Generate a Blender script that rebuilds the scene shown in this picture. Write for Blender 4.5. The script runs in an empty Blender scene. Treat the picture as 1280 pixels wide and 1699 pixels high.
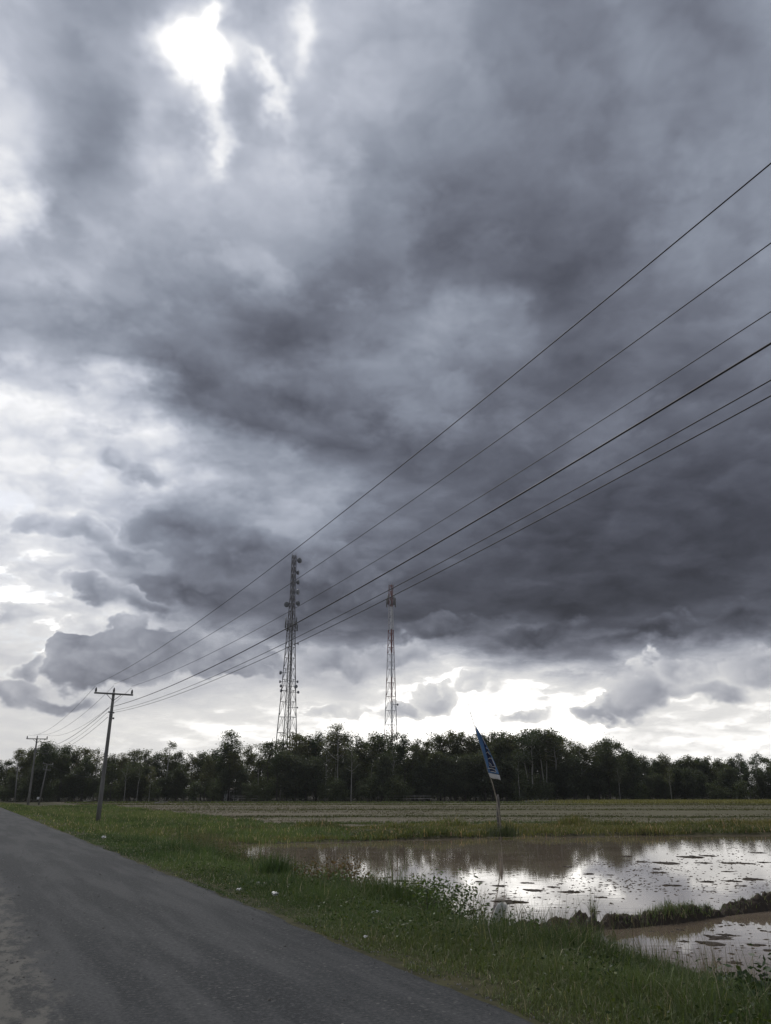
import bpy, bmesh, math, random
import numpy as np
from mathutils import Vector, Matrix

# ------------------------------------------------------------------ camera
scene = bpy.context.scene
R = math.radians
PX_F, PX_CX, PX_CY, PX_HORIZON = 1278.0, 640.0, 849.5, 1309.0   # measured on the photograph (1280 x 1699)
PITCH = math.atan((PX_HORIZON - PX_CY) / PX_F)
EYE = 1.65
cam_data = bpy.data.cameras.new('camera')
cam = bpy.data.objects.new('camera', cam_data)
scene.collection.objects.link(cam)
cam.location = (0, 0, EYE)
cam.rotation_euler = (math.pi / 2 + PITCH, 0, 0)
cam_data.sensor_fit = 'VERTICAL'
cam_data.sensor_height = 36.0
cam_data.lens = 36.0 * PX_F / 1699.0
cam_data.clip_start = 0.05
cam_data.clip_end = 8000
scene.camera = cam
scene.render.resolution_x, scene.render.resolution_y = 771, 1024
vs = scene.view_settings
vs.view_transform = 'Standard'
vs.look = 'None'
vs.exposure = 0.0
vs.gamma = 1.0
vs.use_curve_mapping = False
scene.cycles.use_adaptive_sampling = True
scene.cycles.adaptive_threshold = 0.012
scene.cycles.use_denoising = True
scene.cycles.denoising_prefilter = 'ACCURATE'
scene.cycles.adaptive_min_samples = 12
scene.cycles.max_bounces = 6
scene.cycles.transparent_max_bounces = 8

def ray(x, y):
    dx = (x - PX_CX) / PX_F; dy = -(y - PX_CY) / PX_F
    c, s = math.cos(PITCH), math.sin(PITCH)
    return np.array([dx, c - dy * s, s + dy * c])
def on_ground(x, y, z):
    d = ray(x, y); k = (z - EYE) / d[2]
    return np.array([0, 0, EYE]) + k * d
def at_depth(x, y, Y):
    d = ray(x, y); k = Y / d[1]
    return np.array([0, 0, EYE]) + k * d
def azel(x, y):
    d = ray(x, y)
    return math.degrees(math.atan2(d[0], d[1])), math.degrees(math.atan2(d[2], math.hypot(d[0], d[1])))
def to_px(az, el):
    a, e = R(az), R(el)
    v = np.array([math.sin(a) * math.cos(e), math.cos(a) * math.cos(e), math.sin(e)])
    c, s = math.cos(PITCH), math.sin(PITCH)
    z = v[1] * c + v[2] * s; u = -v[1] * s + v[2] * c
    return PX_CX + PX_F * v[0] / z, PX_CY - PX_F * u / z

# ------------------------------------------------------------------ sky
SUN_AZ, SUN_EL = azel(315, 88)

class NT:
    """small helper for building node trees"""
    def __init__(self, tree): self.t = tree; self.n = tree.nodes; self.l = tree.links
    def new(self, kind, **kw):
        nd = self.n.new(kind)
        for k, v in kw.items(): setattr(nd, k, v)
        return nd
    def put(self, sock, v):
        if v is None: return
        if hasattr(v, 'is_output'): self.l.new(v, sock)
        else: sock.default_value = v
    def m(self, op, a, b=None, c=None, clamp=False):
        nd = self.new('ShaderNodeMath', operation=op, use_clamp=clamp)
        for i, v in enumerate((a, b, c)): self.put(nd.inputs[i], v)
        return nd.outputs[0]
    def vm(self, op, a, b=None, c=None):
        nd = self.new('ShaderNodeVectorMath', operation=op)
        self.put(nd.inputs[0], a)
        if b is not None: self.put(nd.inputs[1], b)
        if op == 'SCALE': self.put(nd.inputs['Scale'], c)
        elif c is not None: self.put(nd.inputs[2], c)
        return nd.outputs['Value'] if op in ('LENGTH', 'DOT_PRODUCT', 'DISTANCE') else nd.outputs['Vector']
    def xyz(self, x, y, z=0.0):
        nd = self.new('ShaderNodeCombineXYZ')
        for i, v in enumerate((x, y, z)): self.put(nd.inputs[i], v)
        return nd.outputs[0]
    def sep(self, v):
        nd = self.new('ShaderNodeSeparateXYZ'); self.put(nd.inputs[0], v); return nd.outputs
    def noise(self, vec, scale, detail=4, rough=.55, lac=2.0, dist=0.0, color=False, dim='3D'):
        nd = self.new('ShaderNodeTexNoise', noise_dimensions=dim)
        self.put(nd.inputs['Vector'], vec)
        for k, v in (('Scale', scale), ('Detail', detail), ('Roughness', rough), ('Lacunarity', lac), ('Distortion', dist)): self.put(nd.inputs[k], v)
        return nd.outputs['Color' if color else 'Fac']
    def voro(self, vec, scale, detail=2, rough=.5, smooth=.6, feature='SMOOTH_F1', dim='3D'):
        nd = self.new('ShaderNodeTexVoronoi', feature=feature, voronoi_dimensions=dim)
        self.put(nd.inputs['Vector'], vec)
        self.put(nd.inputs['Scale'], scale)
        if 'Detail' in nd.inputs: self.put(nd.inputs['Detail'], detail); self.put(nd.inputs['Roughness'], rough)
        if feature == 'SMOOTH_F1': self.put(nd.inputs['Smoothness'], smooth)
        return nd.outputs['Distance']
    def mr(self, v, a, b, c=0.0, d=1.0, smooth=True):
        nd = self.new('ShaderNodeMapRange', interpolation_type='SMOOTHSTEP' if smooth else 'LINEAR')
        for i, q in enumerate((v, a, b, c, d)): self.put(nd.inputs[i], q)
        return nd.outputs[0]
    def mix(self, f, a, b):
        nd = self.new('ShaderNodeMix', data_type='FLOAT'); nd.clamp_factor = True
        self.put(nd.inputs[0], f); self.put(nd.inputs[2], a); self.put(nd.inputs[3], b); return nd.outputs[0]
    def mixc(self, f, a, b, blend='MIX'):
        nd = self.new('ShaderNodeMix', data_type='RGBA', blend_type=blend)
        self.put(nd.inputs[0], f)
        for i, v in ((6, a), (7, b)):
            if not hasattr(v, 'is_output') and len(v) == 3: v = (*v, 1)
            self.put(nd.inputs[i], v)
        return nd.outputs[2]
    def ramp(self, f, stops, interp='LINEAR', alpha=False):
        nd = self.new('ShaderNodeValToRGB'); cr = nd.color_ramp; cr.interpolation = interp
        while len(cr.elements) > 1: cr.elements.remove(cr.elements[-1])
        for i, (p, c) in enumerate(stops):
            e = cr.elements[0] if i == 0 else cr.elements.new(p)
            e.position = p
            if isinstance(c, (int, float)): c = (c, c, c)
            e.color = (*c, c[0] if alpha else 1)
        self.put(nd.inputs[0], f)
        return nd.outputs[1 if alpha else 0]

# how bright the cloud cover is, as seen: rows from high in the sky down to the tree tops, left to right
CX = [i * 80 for i in range(17)]
CLOUD = [
 (0,  '195 165 163 160 190 170 198 198 200 172 150 140 138 148 132 138 148'),
 (60,  '198 152 162 173 241 188 218 214 194 163 151 140 149 169 132 123 138'),
 (120,  '200 159 171 164 215 182 206 194 170 154 144 140 144 159 135 122 137'),
 (180,  '241 155 154 216 191 205 195 185 166 153 133 135 136 150 129 141 153'),
 (240,  '236 145 144 214 213 183 210 172 164 146 130 125 134 137 129 158 147'),
 (300,  '226 160 170 198 186 191 197 156 153 141 127 117 120 141 166 152 156'),
 (360,  '209 167 181 187 190 189 171 140 144 123 113 116 115 133 154 142 151'),
 (420,  '189 190 164 172 170 156 151 141 132 111 97 104 115 127 138 142 142'),
 (480,  '158 208 159 149 134 107 94 108 115 132 99 99 112 131 132 132 135'),
 (540,  '139 176 153 133 128 108 96 102 123 151 152 95 111 124 119 119 123'),
 (600,  '243 169 154 106 117 124 139 135 140 163 152 111 116 122 109 113 123'),
 (660,  '253 256 229 148 97 106 107 114 130 139 118 103 110 121 106 109 118'),
 (720,  '239 262 267 239 140 115 94 98 86 87 98 106 131 102 93 91 94'),
 (780,  '228 245 230 248 224 214 174 156 117 113 106 100 95 95 84 81 81'),
 (840,  '236 232 230 195 172 168 166 150 126 106 96 90 86 83 79 77 76'),
 (900,  '225 210 190 152 132 136 140 126 114 97 86 81 79 75 73 73 74'),
 (960,  '240 238 195 135 116 106 105 96 88 80 75 73 71 71 70 73 80'),
 (1000, '238 236 210 175 112 100 90 86 82 77 74 73 72 72 74 78 84'),
 (1040, '236 232 210 195 165 125 100 88 80 78 80 74 72 74 80 84 98'),
 (1080, '226 215 200 195 190 180 170 160 165 190 205 120 110 120 135 165 172'),
 (1140, '220 205 200 200 205 216 218 207 226 248 246 248 246 238 228 227 230'),
 (1200, '212 216 226 230 233 236 240 240 245 244 247 247 243 236 234 236 238'),
 (1260, '222 230 233 235 236 238 240 240 243 243 244 244 242 239 239 239 238'),
]
CLV = np.array([[float(v) / 255 for v in r[1].split()] for r in CLOUD])
CLY = np.array([r[0] for r in CLOUD], float)
def cover(x, y):
    x = min(max(x, 0), 1280); y = min(max(y, 0), 1260)
    i = min(int(x // 80), 15); u = x / 80 - i
    j = min(int(np.searchsorted(CLY, y, 'right')) - 1, len(CLY) - 2); w = (y - CLY[j]) / (CLY[j + 1] - CLY[j])
    q = CLV
    return (q[j, i] * (1 - u) + q[j, i + 1] * u) * (1 - w) + (q[j + 1, i] * (1 - u) + q[j + 1, i + 1] * u) * w

world = bpy.data.worlds.new('World'); scene.world = world; world.use_nodes = True
W = NT(world.node_tree); W.n.clear()
tc = W.new('ShaderNodeTexCoord').outputs['Generated']
dirv = W.vm('NORMALIZE', tc)
dx_, dy_, dz_ = W.sep(dirv)
az = W.m('MULTIPLY', W.m('ARCTAN2', dx_, dy_), 180 / math.pi)
el = W.m('MULTIPLY', W.m('ARCSINE', dz_), 180 / math.pi)
base_uv = W.xyz(az, el, 0)
# plane of the cloud base, so that detail gets flatter and finer towards the horizon
inv = W.m('DIVIDE', 1.0, W.m('ADD', W.m('MAXIMUM', dz_, 0.0), 0.24))
plane = W.xyz(W.m('MULTIPLY', dx_, inv), W.m('MULTIPLY', dy_, inv), 0)
half = (0.5, 0.5, 0.5)
def wnoise(scale, detail, rough=.55, off=(0, 0, 0), dist=0.0, vec=None, color=False):
    v = vec or plane
    if off != (0, 0, 0): v = W.vm('ADD', v, off)
    return W.noise(v, scale, detail, rough, dist=dist, color=color, dim='2D')
w1 = W.vm('SUBTRACT', wnoise(2.2, 2, color=True), half)
w2 = W.vm('SUBTRACT', wnoise(8.0, 4, .6, color=True), half)
low = W.mr(el, 6, 30, .42, 1.0)
warp = W.vm('ADD', W.vm('SCALE', w1, c=9.0), W.vm('SCALE', w2, c=4.5))
uv = W.vm('ADD', base_uv, W.vm('SCALE', W.vm('MULTIPLY', warp, (1, 1, 0)), c=low))
u_, v_, _ = W.sep(uv)
fac_az = W.mr(u_, -38, 38, smooth=False)
rows_el = [1.5, 3, 4.5, 6, 7.5, 9, 10.5, 12, 13.5, 15, 17, 19, 21, 23.5, 26, 28.5, 31, 33.5, 36, 38.5, 41, 44, 47, 50, 54]
val = None
for k, e in enumerate(rows_el):
    stops = []
    for i in range(25):
        a_ = -38 + 76 * i / 24
        stops.append((i / 24, cover(*to_px(max(-34, min(34, a_)), e))))
    r = W.ramp(fac_az, stops, 'CARDINAL', alpha=True)
    val = r if val is None else W.mix(W.mr(v_, rows_el[k - 1], e, smooth=False), val, r)
cov = val
# soft inner structure of the deck
d1 = W.m('SUBTRACT', wnoise(3.2, 5, .58, dist=.35), .5)
d2 = W.m('SUBTRACT', wnoise(9.0, 5, .62, (7.3, 1.9, 0), dist=.5), .5)
bil = W.m('SUBTRACT', .38, W.voro(W.vm('ADD', plane, W.vm('SCALE', w2, c=.22)), 6.0, 1, .5, feature='F1', dim='2D'))
detail = W.m('ADD', W.m('ADD', W.m('MULTIPLY', d1, .38), W.m('MULTIPLY', d2, .16)), W.m('MULTIPLY', bil, .16))
# lumps lit from the side of the hidden sun
sun_plane = (math.sin(R(SUN_AZ)) * math.cos(R(SUN_EL)) / (math.sin(R(SUN_EL)) + .24), math.cos(R(SUN_AZ)) * math.cos(R(SUN_EL)) / (math.sin(R(SUN_EL)) + .24), 0)
toward = W.vm('SCALE', W.vm('NORMALIZE', W.vm('SUBTRACT', sun_plane, plane)), c=.06)
pw = W.vm('ADD', plane, W.vm('SCALE', W.vm('MULTIPLY', w2, (1, 1, 0)), c=.10))
emb = W.m('SUBTRACT', wnoise(3.2, 4, .48, (3.1, 8.7, 0), vec=pw), wnoise(3.2, 4, .48, (3.1, 8.7, 0), vec=W.vm('ADD', pw, toward)))
detail = W.m('ADD', detail, W.m('MULTIPLY', emb, .46))
gain = W.m('ADD', W.m('MULTIPLY', cov, .85), .08)
cov = W.m('ADD', cov, W.m('MULTIPLY', W.m('MULTIPLY', detail, gain), W.mr(el, 3, 16, .22, 1.0)))

# lumpier, sharper cumulus heaps low in the sky
def blob_field(blobs, w_amp, vec):
    f = None
    for (x, y, rx, ry, rot) in blobs:
        a0, e0 = azel(x, y); a1, _ = azel(x + rx, y); _, e1 = azel(x, y - ry)
        mp = W.new('ShaderNodeMapping', vector_type='TEXTURE')
        mp.inputs['Location'].default_value = (a0, e0, 0)
        mp.inputs['Rotation'].default_value = (0, 0, R(rot))
        mp.inputs['Scale'].default_value = (max(a1 - a0, .1), max(e1 - e0, .1), 1)
        W.l.new(vec, mp.inputs['Vector'])
        g = W.m('SUBTRACT', 1.0, W.vm('LENGTH', mp.outputs[0]))
        f = g if f is None else W.m('SMOOTH_MAX', f, g, .12)
    return f
azs = W.xyz(W.m('MULTIPLY', az, .0175), W.m('MULTIPLY', el, .0245), 0)
c1 = W.vm('SUBTRACT', wnoise(13.0, 4, .55, vec=azs, color=True), half)
cuv = W.vm('ADD', base_uv, W.vm('SCALE', W.vm('MULTIPLY', c1, (1, 1, 0)), c=3.5))
puff = W.m('SUBTRACT', .42, W.voro(W.vm('ADD', azs, W.vm('SCALE', c1, c=.05)), 15.0, 2.5, .6, feature='F1', dim='2D'))
puff2 = W.m('SUBTRACT', wnoise(26.0, 5, .6, vec=azs), .5)
el_ = el
def heap(cov, blobs, sharp, dark, light, rim, soft=None, strength=1.0):
    """a cumulus heap: crisp lumpy crown, softer flat base, shaded downwards"""
    ec = float(np.mean([azel(b_[0], b_[1])[1] for b_ in blobs])); hh = max(azel(b_[0], b_[1] - b_[3])[1] for b_ in blobs) - ec
    eps = W.m('MULTIPLY', cov, 1e-7)          # keeps the evaluation order serial, so that the shader needs little memory
    el = W.m('ADD', el_, eps)
    f = blob_field(blobs, 1, W.vm('ADD', cuv, W.xyz(eps, 0.0, 0.0)))
    f = W.m('ADD', W.m('ADD', f, .20), W.m('ADD', W.m('MULTIPLY', puff, .50), W.m('MULTIPLY', puff2, .42)))
    soft = soft or sharp * 2.5
    edge = W.mr(el, ec - hh * .9, ec + hh * .3, soft, sharp)
    mask = W.mr(f, .05, W.m('ADD', edge, .05))
    up = W.mr(el, ec - hh * .9, ec + hh * 1.1)
    inner = W.mr(f, .05, .75)
    tone = W.m('ADD', dark, W.m('MULTIPLY', W.m('SUBTRACT', light, dark), W.m('ADD', W.m('MULTIPLY', up, .65), W.m('MULTIPLY', W.m('SUBTRACT', 1.0, inner), .45))))
    tone = W.m('ADD', tone, W.m('ADD', W.m('MULTIPLY', puff, .17), W.m('MULTIPLY', puff2, .22)))
    if rim:
        glow = W.m('MULTIPLY', W.m('MULTIPLY', W.mr(f, -.30, .04), W.mr(f, .04, .22, 1, 0)), W.m('MULTIPLY', up, rim))
        cov = W.m('ADD', cov, glow)
    return W.mix(W.m('MULTIPLY', mask, strength), cov, tone)
cov = heap(cov, [(300, 620, 150, 44, -20), (470, 665, 160, 42, -8)], .7, .41, .54, 0, .6, .5)
cov = heap(cov, [(300, 872, 85, 50, 0), (400, 925, 170, 62, -8), (330, 980, 120, 45, 0), (520, 955, 160, 70, 0)], .30, .40, .64, .02, .8, .75)
cov = heap(cov, [(72, 868, 52, 28, 0), (140, 885, 75, 32, -8), (215, 920, 75, 28, -15)], .25, .60, .94, .05, .6, .85)
cov = heap(cov, [(195, 768, 62, 36, 0), (240, 790, 50, 30, 0)], .8, .60, .84, 0, 1.0, .8)
cov = heap(cov, [(165, 982, 85, 26, -12), (250, 1005, 80, 24, -10)], .28, .50, .80, .04, .6, .85)
cov = heap(cov, [(122, 1070, 46, 48, 0), (235, 1078, 140, 58, 0), (370, 1092, 110, 42, -5), (165, 1125, 105, 32, 0)], .12, .57, .72, .05, .4)
cov = heap(cov, [(52, 1112, 32, 26, 0), (30, 1150, 62, 28, 0), (90, 1165, 80, 20, 0)], .3, .60, .82, .04, .6, .9)
cov = heap(cov, [(20, 1010, 60, 28, 0)], .4, .76, .96, .03, .7, .7)
cov = heap(cov, [(560, 1105, 110, 34, 6), (660, 1080, 70, 30, 0)], .4, .64, .86, .02, .7, .85)
cov = heap(cov, [(722, 1162, 60, 38, 0), (785, 1128, 34, 20, 0), (660, 1182, 54, 20, 0)], .40, .76, .93, .04, .8, .9)
cov = heap(cov, [(1085, 1145, 88, 46, -10), (1005, 1182, 62, 20, 0), (1135, 1105, 66, 40, -15), (1250, 1105, 70, 34, -10), (1195, 1150, 70, 24, 0), (1050, 1165, 80, 34, 0)], .34, .66, .90, .05, .7, .92)
cov = heap(cov, [(900, 1056, 120, 30, 4), (1080, 1048, 130, 30, 6), (1230, 1030, 110, 38, 8), (740, 1040, 100, 24, 0)], .5, .33, .50, 0, .7, .8)
cov = heap(cov, [(880, 1190, 70, 18, 0), (560, 1180, 70, 16, 0)], .5, .80, .95, .02, .8, .7)
# the hole the sun shines through, and two smaller ones
hole = blob_field([(318, 92, 46, 30, 10), (350, 30, 10, 26, 0), (348, 132, 16, 20, 0)], 1, W.vm('ADD', base_uv, W.vm('SCALE', W.vm('MULTIPLY', w2, (1, 1, 0)), c=5.0)))
cov = W.m('ADD', cov, W.m('ADD', W.mr(hole, -3.2, .3, 0, .14), W.mr(hole, -1.5, .75, 0, .30)))
hole2 = blob_field([(508, 55, 16, 44, 10), (468, 175, 14, 18, 0), (352, 215, 12, 36, 0), (0, 345, 36, 34, 0), (455, 150, 30, 12, -40)], 1, W.vm('ADD', base_uv, W.vm('SCALE', W.vm('MULTIPLY', w2, (1, 1, 0)), c=8.0)))
cov = W.m('ADD', cov, W.m('ADD', W.mr(hole2, -2.4, .3, 0, .09), W.mr(hole2, -1.2, 1.0, 0, .14)))
# beyond the part in view the same broken cover goes on
gen = W.m('ADD', .60, W.m('ADD', W.m('MULTIPLY', W.m('SUBTRACT', wnoise(1.6, 4, .55, dist=.4), .5), 1.1), W.m('MULTIPLY', detail, .8)))
out_az = W.mr(W.m('ABSOLUTE', az), 36, 62)
out_el = W.mr(el, 54, 72)
cov = W.mix(W.m('MAXIMUM', out_az, out_el), cov, gen)
cov = W.m('MAXIMUM', W.m('MINIMUM', cov, 1.12), .2)
# brightness to colour: slate where thick, lilac grey, white where thin; creamier through the long air near the horizon
lin = W.m('MULTIPLY', W.m('POWER', W.m('ADD', cov, .012), 2.2), W.mix(W.mr(el, 18, 10), 1.0, W.mr(cov, .89, 1.05, 1.0, 3.4)))
tint_hi = W.ramp(cov, [(0, (.86, .925, 1.23)), (.30, (.865, .93, 1.22)), (.55, (.87, .965, 1.18)), (.75, (.92, .975, 1.12)), (.93, (.99, 1, 1.03)), (1, (1, 1, 1.02))])
tint_lo = W.ramp(cov, [(0, (.88, .935, 1.20)), (.35, (.90, .95, 1.16)), (.62, (.95, .975, 1.09)), (.85, (1.01, 1.0, .99)), (1, (1.03, 1.0, .94))])
tint = W.mixc(W.mr(el, 3, 20), tint_lo, tint_hi)
cloud = W.vm('SCALE', W.vm('SCALE', tint, c=lin), c=10.0)
skytex = W.new('ShaderNodeTexSky', sky_type='NISHITA')
skytex.sun_disc = False
skytex.sun_elevation = R(SUN_EL)
skytex.sun_rotation = R(SUN_AZ)
skytex.altitude = 20; skytex.air_density = 1.0; skytex.dust_density = 2.5
skyblue = W.mixc(.55, skytex.outputs[0], (8.6, 8.9, 9.4))
gaps = W.m('MULTIPLY', W.mr(cov, .80, .96), W.m('MULTIPLY', W.mr(wnoise(5.0, 3, .6, dist=1.0), .45, .68), W.mr(az, -8, -22, 0, .75)))
gaps = W.m('MULTIPLY', gaps, W.mr(el, 30, 22))
bg = W.new('ShaderNodeBackground')
W.put(bg.inputs['Color'], W.mixc(gaps, cloud, skyblue))
bg.inputs['Strength'].default_value = 0.1
world.cycles.sampling_method = 'MANUAL'
world.cycles.sample_map_resolution = 256
W.l.new(bg.outputs[0], W.new('ShaderNodeOutputWorld').inputs['Surface'])

# ------------------------------------------------------------------ sun behind the clouds
sun_d = bpy.data.lights.new('sun', 'SUN'); sun_d.energy = 1.4; sun_d.angle = R(25); sun_d.color = (1, .96, .9)
sun = bpy.data.objects.new('sun', sun_d); scene.collection.objects.link(sun)
sd = Vector((math.sin(R(SUN_AZ)) * math.cos(R(SUN_EL)), math.cos(R(SUN_AZ)) * math.cos(R(SUN_EL)), math.sin(R(SUN_EL))))
sun.location = sd * 300
sun.rotation_euler = sd.to_track_quat('Z', 'Y').to_euler()

# ------------------------------------------------------------------ helpers
rng = np.random.default_rng(7)
random.seed(11)
COL = scene.collection

def tag(o, label=None, category=None, group=None, kind=None):
    if label: o['label'] = label
    if category: o['category'] = category
    if group: o['group'] = group
    if kind: o['kind'] = kind
    return o
def empty(name, loc=(0, 0, 0), rz=0.0):
    o = bpy.data.objects.new(name, None); o.empty_display_size = .3
    COL.objects.link(o); o.location = loc; o.rotation_euler = (0, 0, rz)
    return o
def link(name, me, mat=None, parent=None, smooth=False):
    o = bpy.data.objects.new(name, me); COL.objects.link(o)
    if mat and not me.materials: me.materials.append(mat)
    if parent: o.parent = parent
    if smooth: me.polygons.foreach_set('use_smooth', [True] * len(me.polygons))
    return o
def np_mesh(name, verts, tris, colors=None, attrs=None, quads=None):
    """mesh straight from arrays; tris (n,3) and/or quads (m,4)"""
    me = bpy.data.meshes.new(name)
    verts = np.ascontiguousarray(verts, np.float32)
    me.vertices.add(len(verts)); me.vertices.foreach_set('co', verts.ravel())
    fl = []; st = []; tot = []; off = 0
    if tris is not None and len(tris):
        t = np.asarray(tris, np.int32); fl.append(t.ravel()); st.append(off + 3 * np.arange(len(t))); tot.append(np.full(len(t), 3)); off += t.size
    if quads is not None and len(quads):
        t = np.asarray(quads, np.int32); fl.append(t.ravel()); st.append(off + 4 * np.arange(len(t))); tot.append(np.full(len(t), 4)); off += t.size
    fl = np.concatenate(fl).astype(np.int32); st = np.concatenate(st).astype(np.int32)
    me.loops.add(len(fl)); me.loops.foreach_set('vertex_index', fl)
    me.polygons.add(len(st)); me.polygons.foreach_set('loop_start', st)
    me.update(calc_edges=True)
    if colors is not None:
        at = me.attributes.new('tint', 'FLOAT_COLOR', 'POINT')
        c = np.ones((len(verts), 4), np.float32); c[:, :3] = colors
        at.data.foreach_set('color', c.ravel())
    for k, v in (attrs or {}).items():
        at = me.attributes.new(k, 'FLOAT', 'POINT'); at.data.foreach_set('value', np.ascontiguousarray(v, np.float32))
    me.validate(clean_customdata=False)
    return me
class MB:
    """collects tubes, boxes and sheets into one mesh"""
    def __init__(self): self.v = []; self.t = []; self.q = []; self.n = 0
    def add(self, v, t=None, q=None):
        v = np.asarray(v, float)
        if t is not None and len(t): self.t.append(np.asarray(t) + self.n)
        if q is not None and len(q): self.q.append(np.asarray(q) + self.n)
        self.v.append(v); self.n += len(v)
    def tube(self, pts, radii, seg=6, caps=True):
        pts = np.asarray(pts, float); n = len(pts)
        radii = np.broadcast_to(np.asarray(radii, float), (n,))
        tan = np.gradient(pts, axis=0); tan /= np.linalg.norm(tan, axis=1)[:, None] + 1e-12
        ref = np.array([0, 0, 1.0]) if abs(tan[0][2]) < .9 else np.array([1.0, 0, 0])
        vs_ = []
        for i in range(n):
            a = np.cross(tan[i], ref); a /= np.linalg.norm(a) + 1e-12
            b = np.cross(a, tan[i]); ref = b
            ang = np.arange(seg) * 2 * np.pi / seg
            vs_.append(pts[i] + radii[i] * (np.cos(ang)[:, None] * a + np.sin(ang)[:, None] * b))
        v = np.concatenate(vs_); q = []; t = []
        for i in range(n - 1):
            for k in range(seg):
                k2 = (k + 1) % seg
                q.append((i * seg + k, i * seg + k2, (i + 1) * seg + k2, (i + 1) * seg + k))
        if caps:
            v = np.concatenate([v, pts[:1], pts[-1:]]); c0 = n * seg
            for k in range(seg):
                t.append((c0, (k + 1) % seg, k)); t.append((c0 + 1, (n - 1) * seg + k, (n - 1) * seg + (k + 1) % seg))
        self.add(v, t, q); return self
    def box(self, c, size, rot=None):
        x, y, z = np.array(size) / 2
        v = np.array([[sx * x, sy * y, sz * z] for sx in (-1, 1) for sy in (-1, 1) for sz in (-1, 1)], float)
        if rot is not None: v = v @ np.array(rot).T
        self.add(v + np.array(c), None, [(0, 1, 3, 2), (4, 6, 7, 5), (0, 4, 5, 1), (2, 3, 7, 6), (0, 2, 6, 4), (1, 5, 7, 3)]); return self
    def lathe(self, prof, seg=12, M=None):
        """prof: list of (radius, height); M 3x3 rotation and offset as (rot, loc)"""
        v = []; q = []
        for r, h in prof:
            for k in range(seg):
                a = 2 * math.pi * k / seg; v.append((r * math.cos(a), r * math.sin(a), h))
        for i in range(len(prof) - 1):
            for k in range(seg): q.append((i * seg + k, i * seg + (k + 1) % seg, (i + 1) * seg + (k + 1) % seg, (i + 1) * seg + k))
        v = np.array(v)
        if M is not None: v = v @ np.array(M[0]).T + np.array(M[1])
        self.add(v, None, q); return self
    def mesh(self, name):
        return np_mesh(name, np.concatenate(self.v), np.concatenate(self.t) if self.t else None, quads=np.concatenate(self.q) if self.q else None)
    def build(self, name, mat=None, parent=None, smooth=False):
        return link(name, self.mesh(name), mat, parent, smooth)
def bevel(o, w, seg=2):
    md = o.modifiers.new('bevel', 'BEVEL'); md.width = w; md.segments = seg; md.limit_method = 'ANGLE'
    return o
def sstep(x, a, b):
    u = np.clip((x - a) / (b - a), 0, 1); return u * u * (3 - 2 * u)
def _hash(ix, iy, seed):
    h = (ix.astype(np.int64) * 374761393 + iy.astype(np.int64) * 668265263 + seed * 974711) & 0x7fffffff
    h = ((h ^ (h >> 13)) * 1274126177) & 0x7fffffff
    return ((h ^ (h >> 16)) & 0xffff) / 65535.0
def vnoise(x, y, seed=0):
    ix = np.floor(x); iy = np.floor(y); fx = x - ix; fy = y - iy
    fx = fx * fx * (3 - 2 * fx); fy = fy * fy * (3 - 2 * fy)
    ix = ix.astype(np.int64); iy = iy.astype(np.int64)
    a = _hash(ix, iy, seed); b = _hash(ix + 1, iy, seed); c = _hash(ix, iy + 1, seed); d = _hash(ix + 1, iy + 1, seed)
    return (a * (1 - fx) + b * fx) * (1 - fy) + (c * (1 - fx) + d * fx) * fy - .5
def fbm(x, y, seed=0, o=4):
    s_ = 0; a = 1.0
    for k in range(o): s_ = s_ + a * vnoise(x, y, seed + k); x = x * 2.03 + 3.1; y = y * 2.03 + 1.7; a *= .5
    return s_

# ------------------------------------------------------------------ materials
def material(name):
    m = bpy.data.materials.new(name); m.use_nodes = True
    t = NT(m.node_tree)
    b = m.node_tree.nodes['Principled BSDF']
    return m, t, b
def obj_co(t): return t.new('ShaderNodeTexCoord').outputs['Object']
def pos(t): return t.new('ShaderNodeNewGeometry').outputs['Position']
def attr(t, name, out='Color'):
    nd = t.new('ShaderNodeAttribute'); nd.attribute_name = name; return nd.outputs[out]
def bump(t, b, h, strength, dist):
    nd = t.new('ShaderNodeBump'); nd.inputs['Strength'].default_value = strength; nd.inputs['Distance'].default_value = dist
    t.put(nd.inputs['Height'], h); t.l.new(nd.outputs[0], b.inputs['Normal'])
def plain(name, c1, c2, scale=3.0, rough=.7, metal=0.0, detail=5, bump_s=0.0, bump_d=.01, spec=.5, stretch=None):
    m, t, b = material(name)
    co = obj_co(t)
    if stretch: co = t.vm('MULTIPLY', co, stretch)
    n = t.noise(co, scale, detail, .6)
    t.put(b.inputs['Base Color'], t.mixc(t.mr(n, .3, .7), c1, c2))
    b.inputs['Roughness'].default_value = rough; b.inputs['Metallic'].default_value = metal
    b.inputs['Specular IOR Level'].default_value = spec
    if bump_s: bump(t, b, n, bump_s, bump_d)
    return m
def foliage(name, c1, c2, rough=.6, trans=.25, use_tint=True, spec=.25):
    m, t, b = material(name)
    rnd = t.new('ShaderNodeObjectInfo').outputs['Random']
    base = t.mixc(rnd, c1, c2)
    if use_tint: base = t.mixc(1.0, base, attr(t, 'tint'), 'MULTIPLY')
    t.put(b.inputs['Base Color'], base)
    b.inputs['Roughness'].default_value = rough; b.inputs['Specular IOR Level'].default_value = spec
    if trans:
        tr = t.new('ShaderNodeBsdfTranslucent'); t.put(tr.inputs[0], t.mixc(1.0, base, (1.0, 1.15, .55), 'MULTIPLY'))
        mx = t.new('ShaderNodeMixShader'); mx.inputs[0].default_value = trans
        t.l.new(b.outputs[0], mx.inputs[1]); t.l.new(tr.outputs[0], mx.inputs[2])
        t.l.new(mx.outputs[0], m.node_tree.nodes['Material Output'].inputs['Surface'])
    return m

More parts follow.
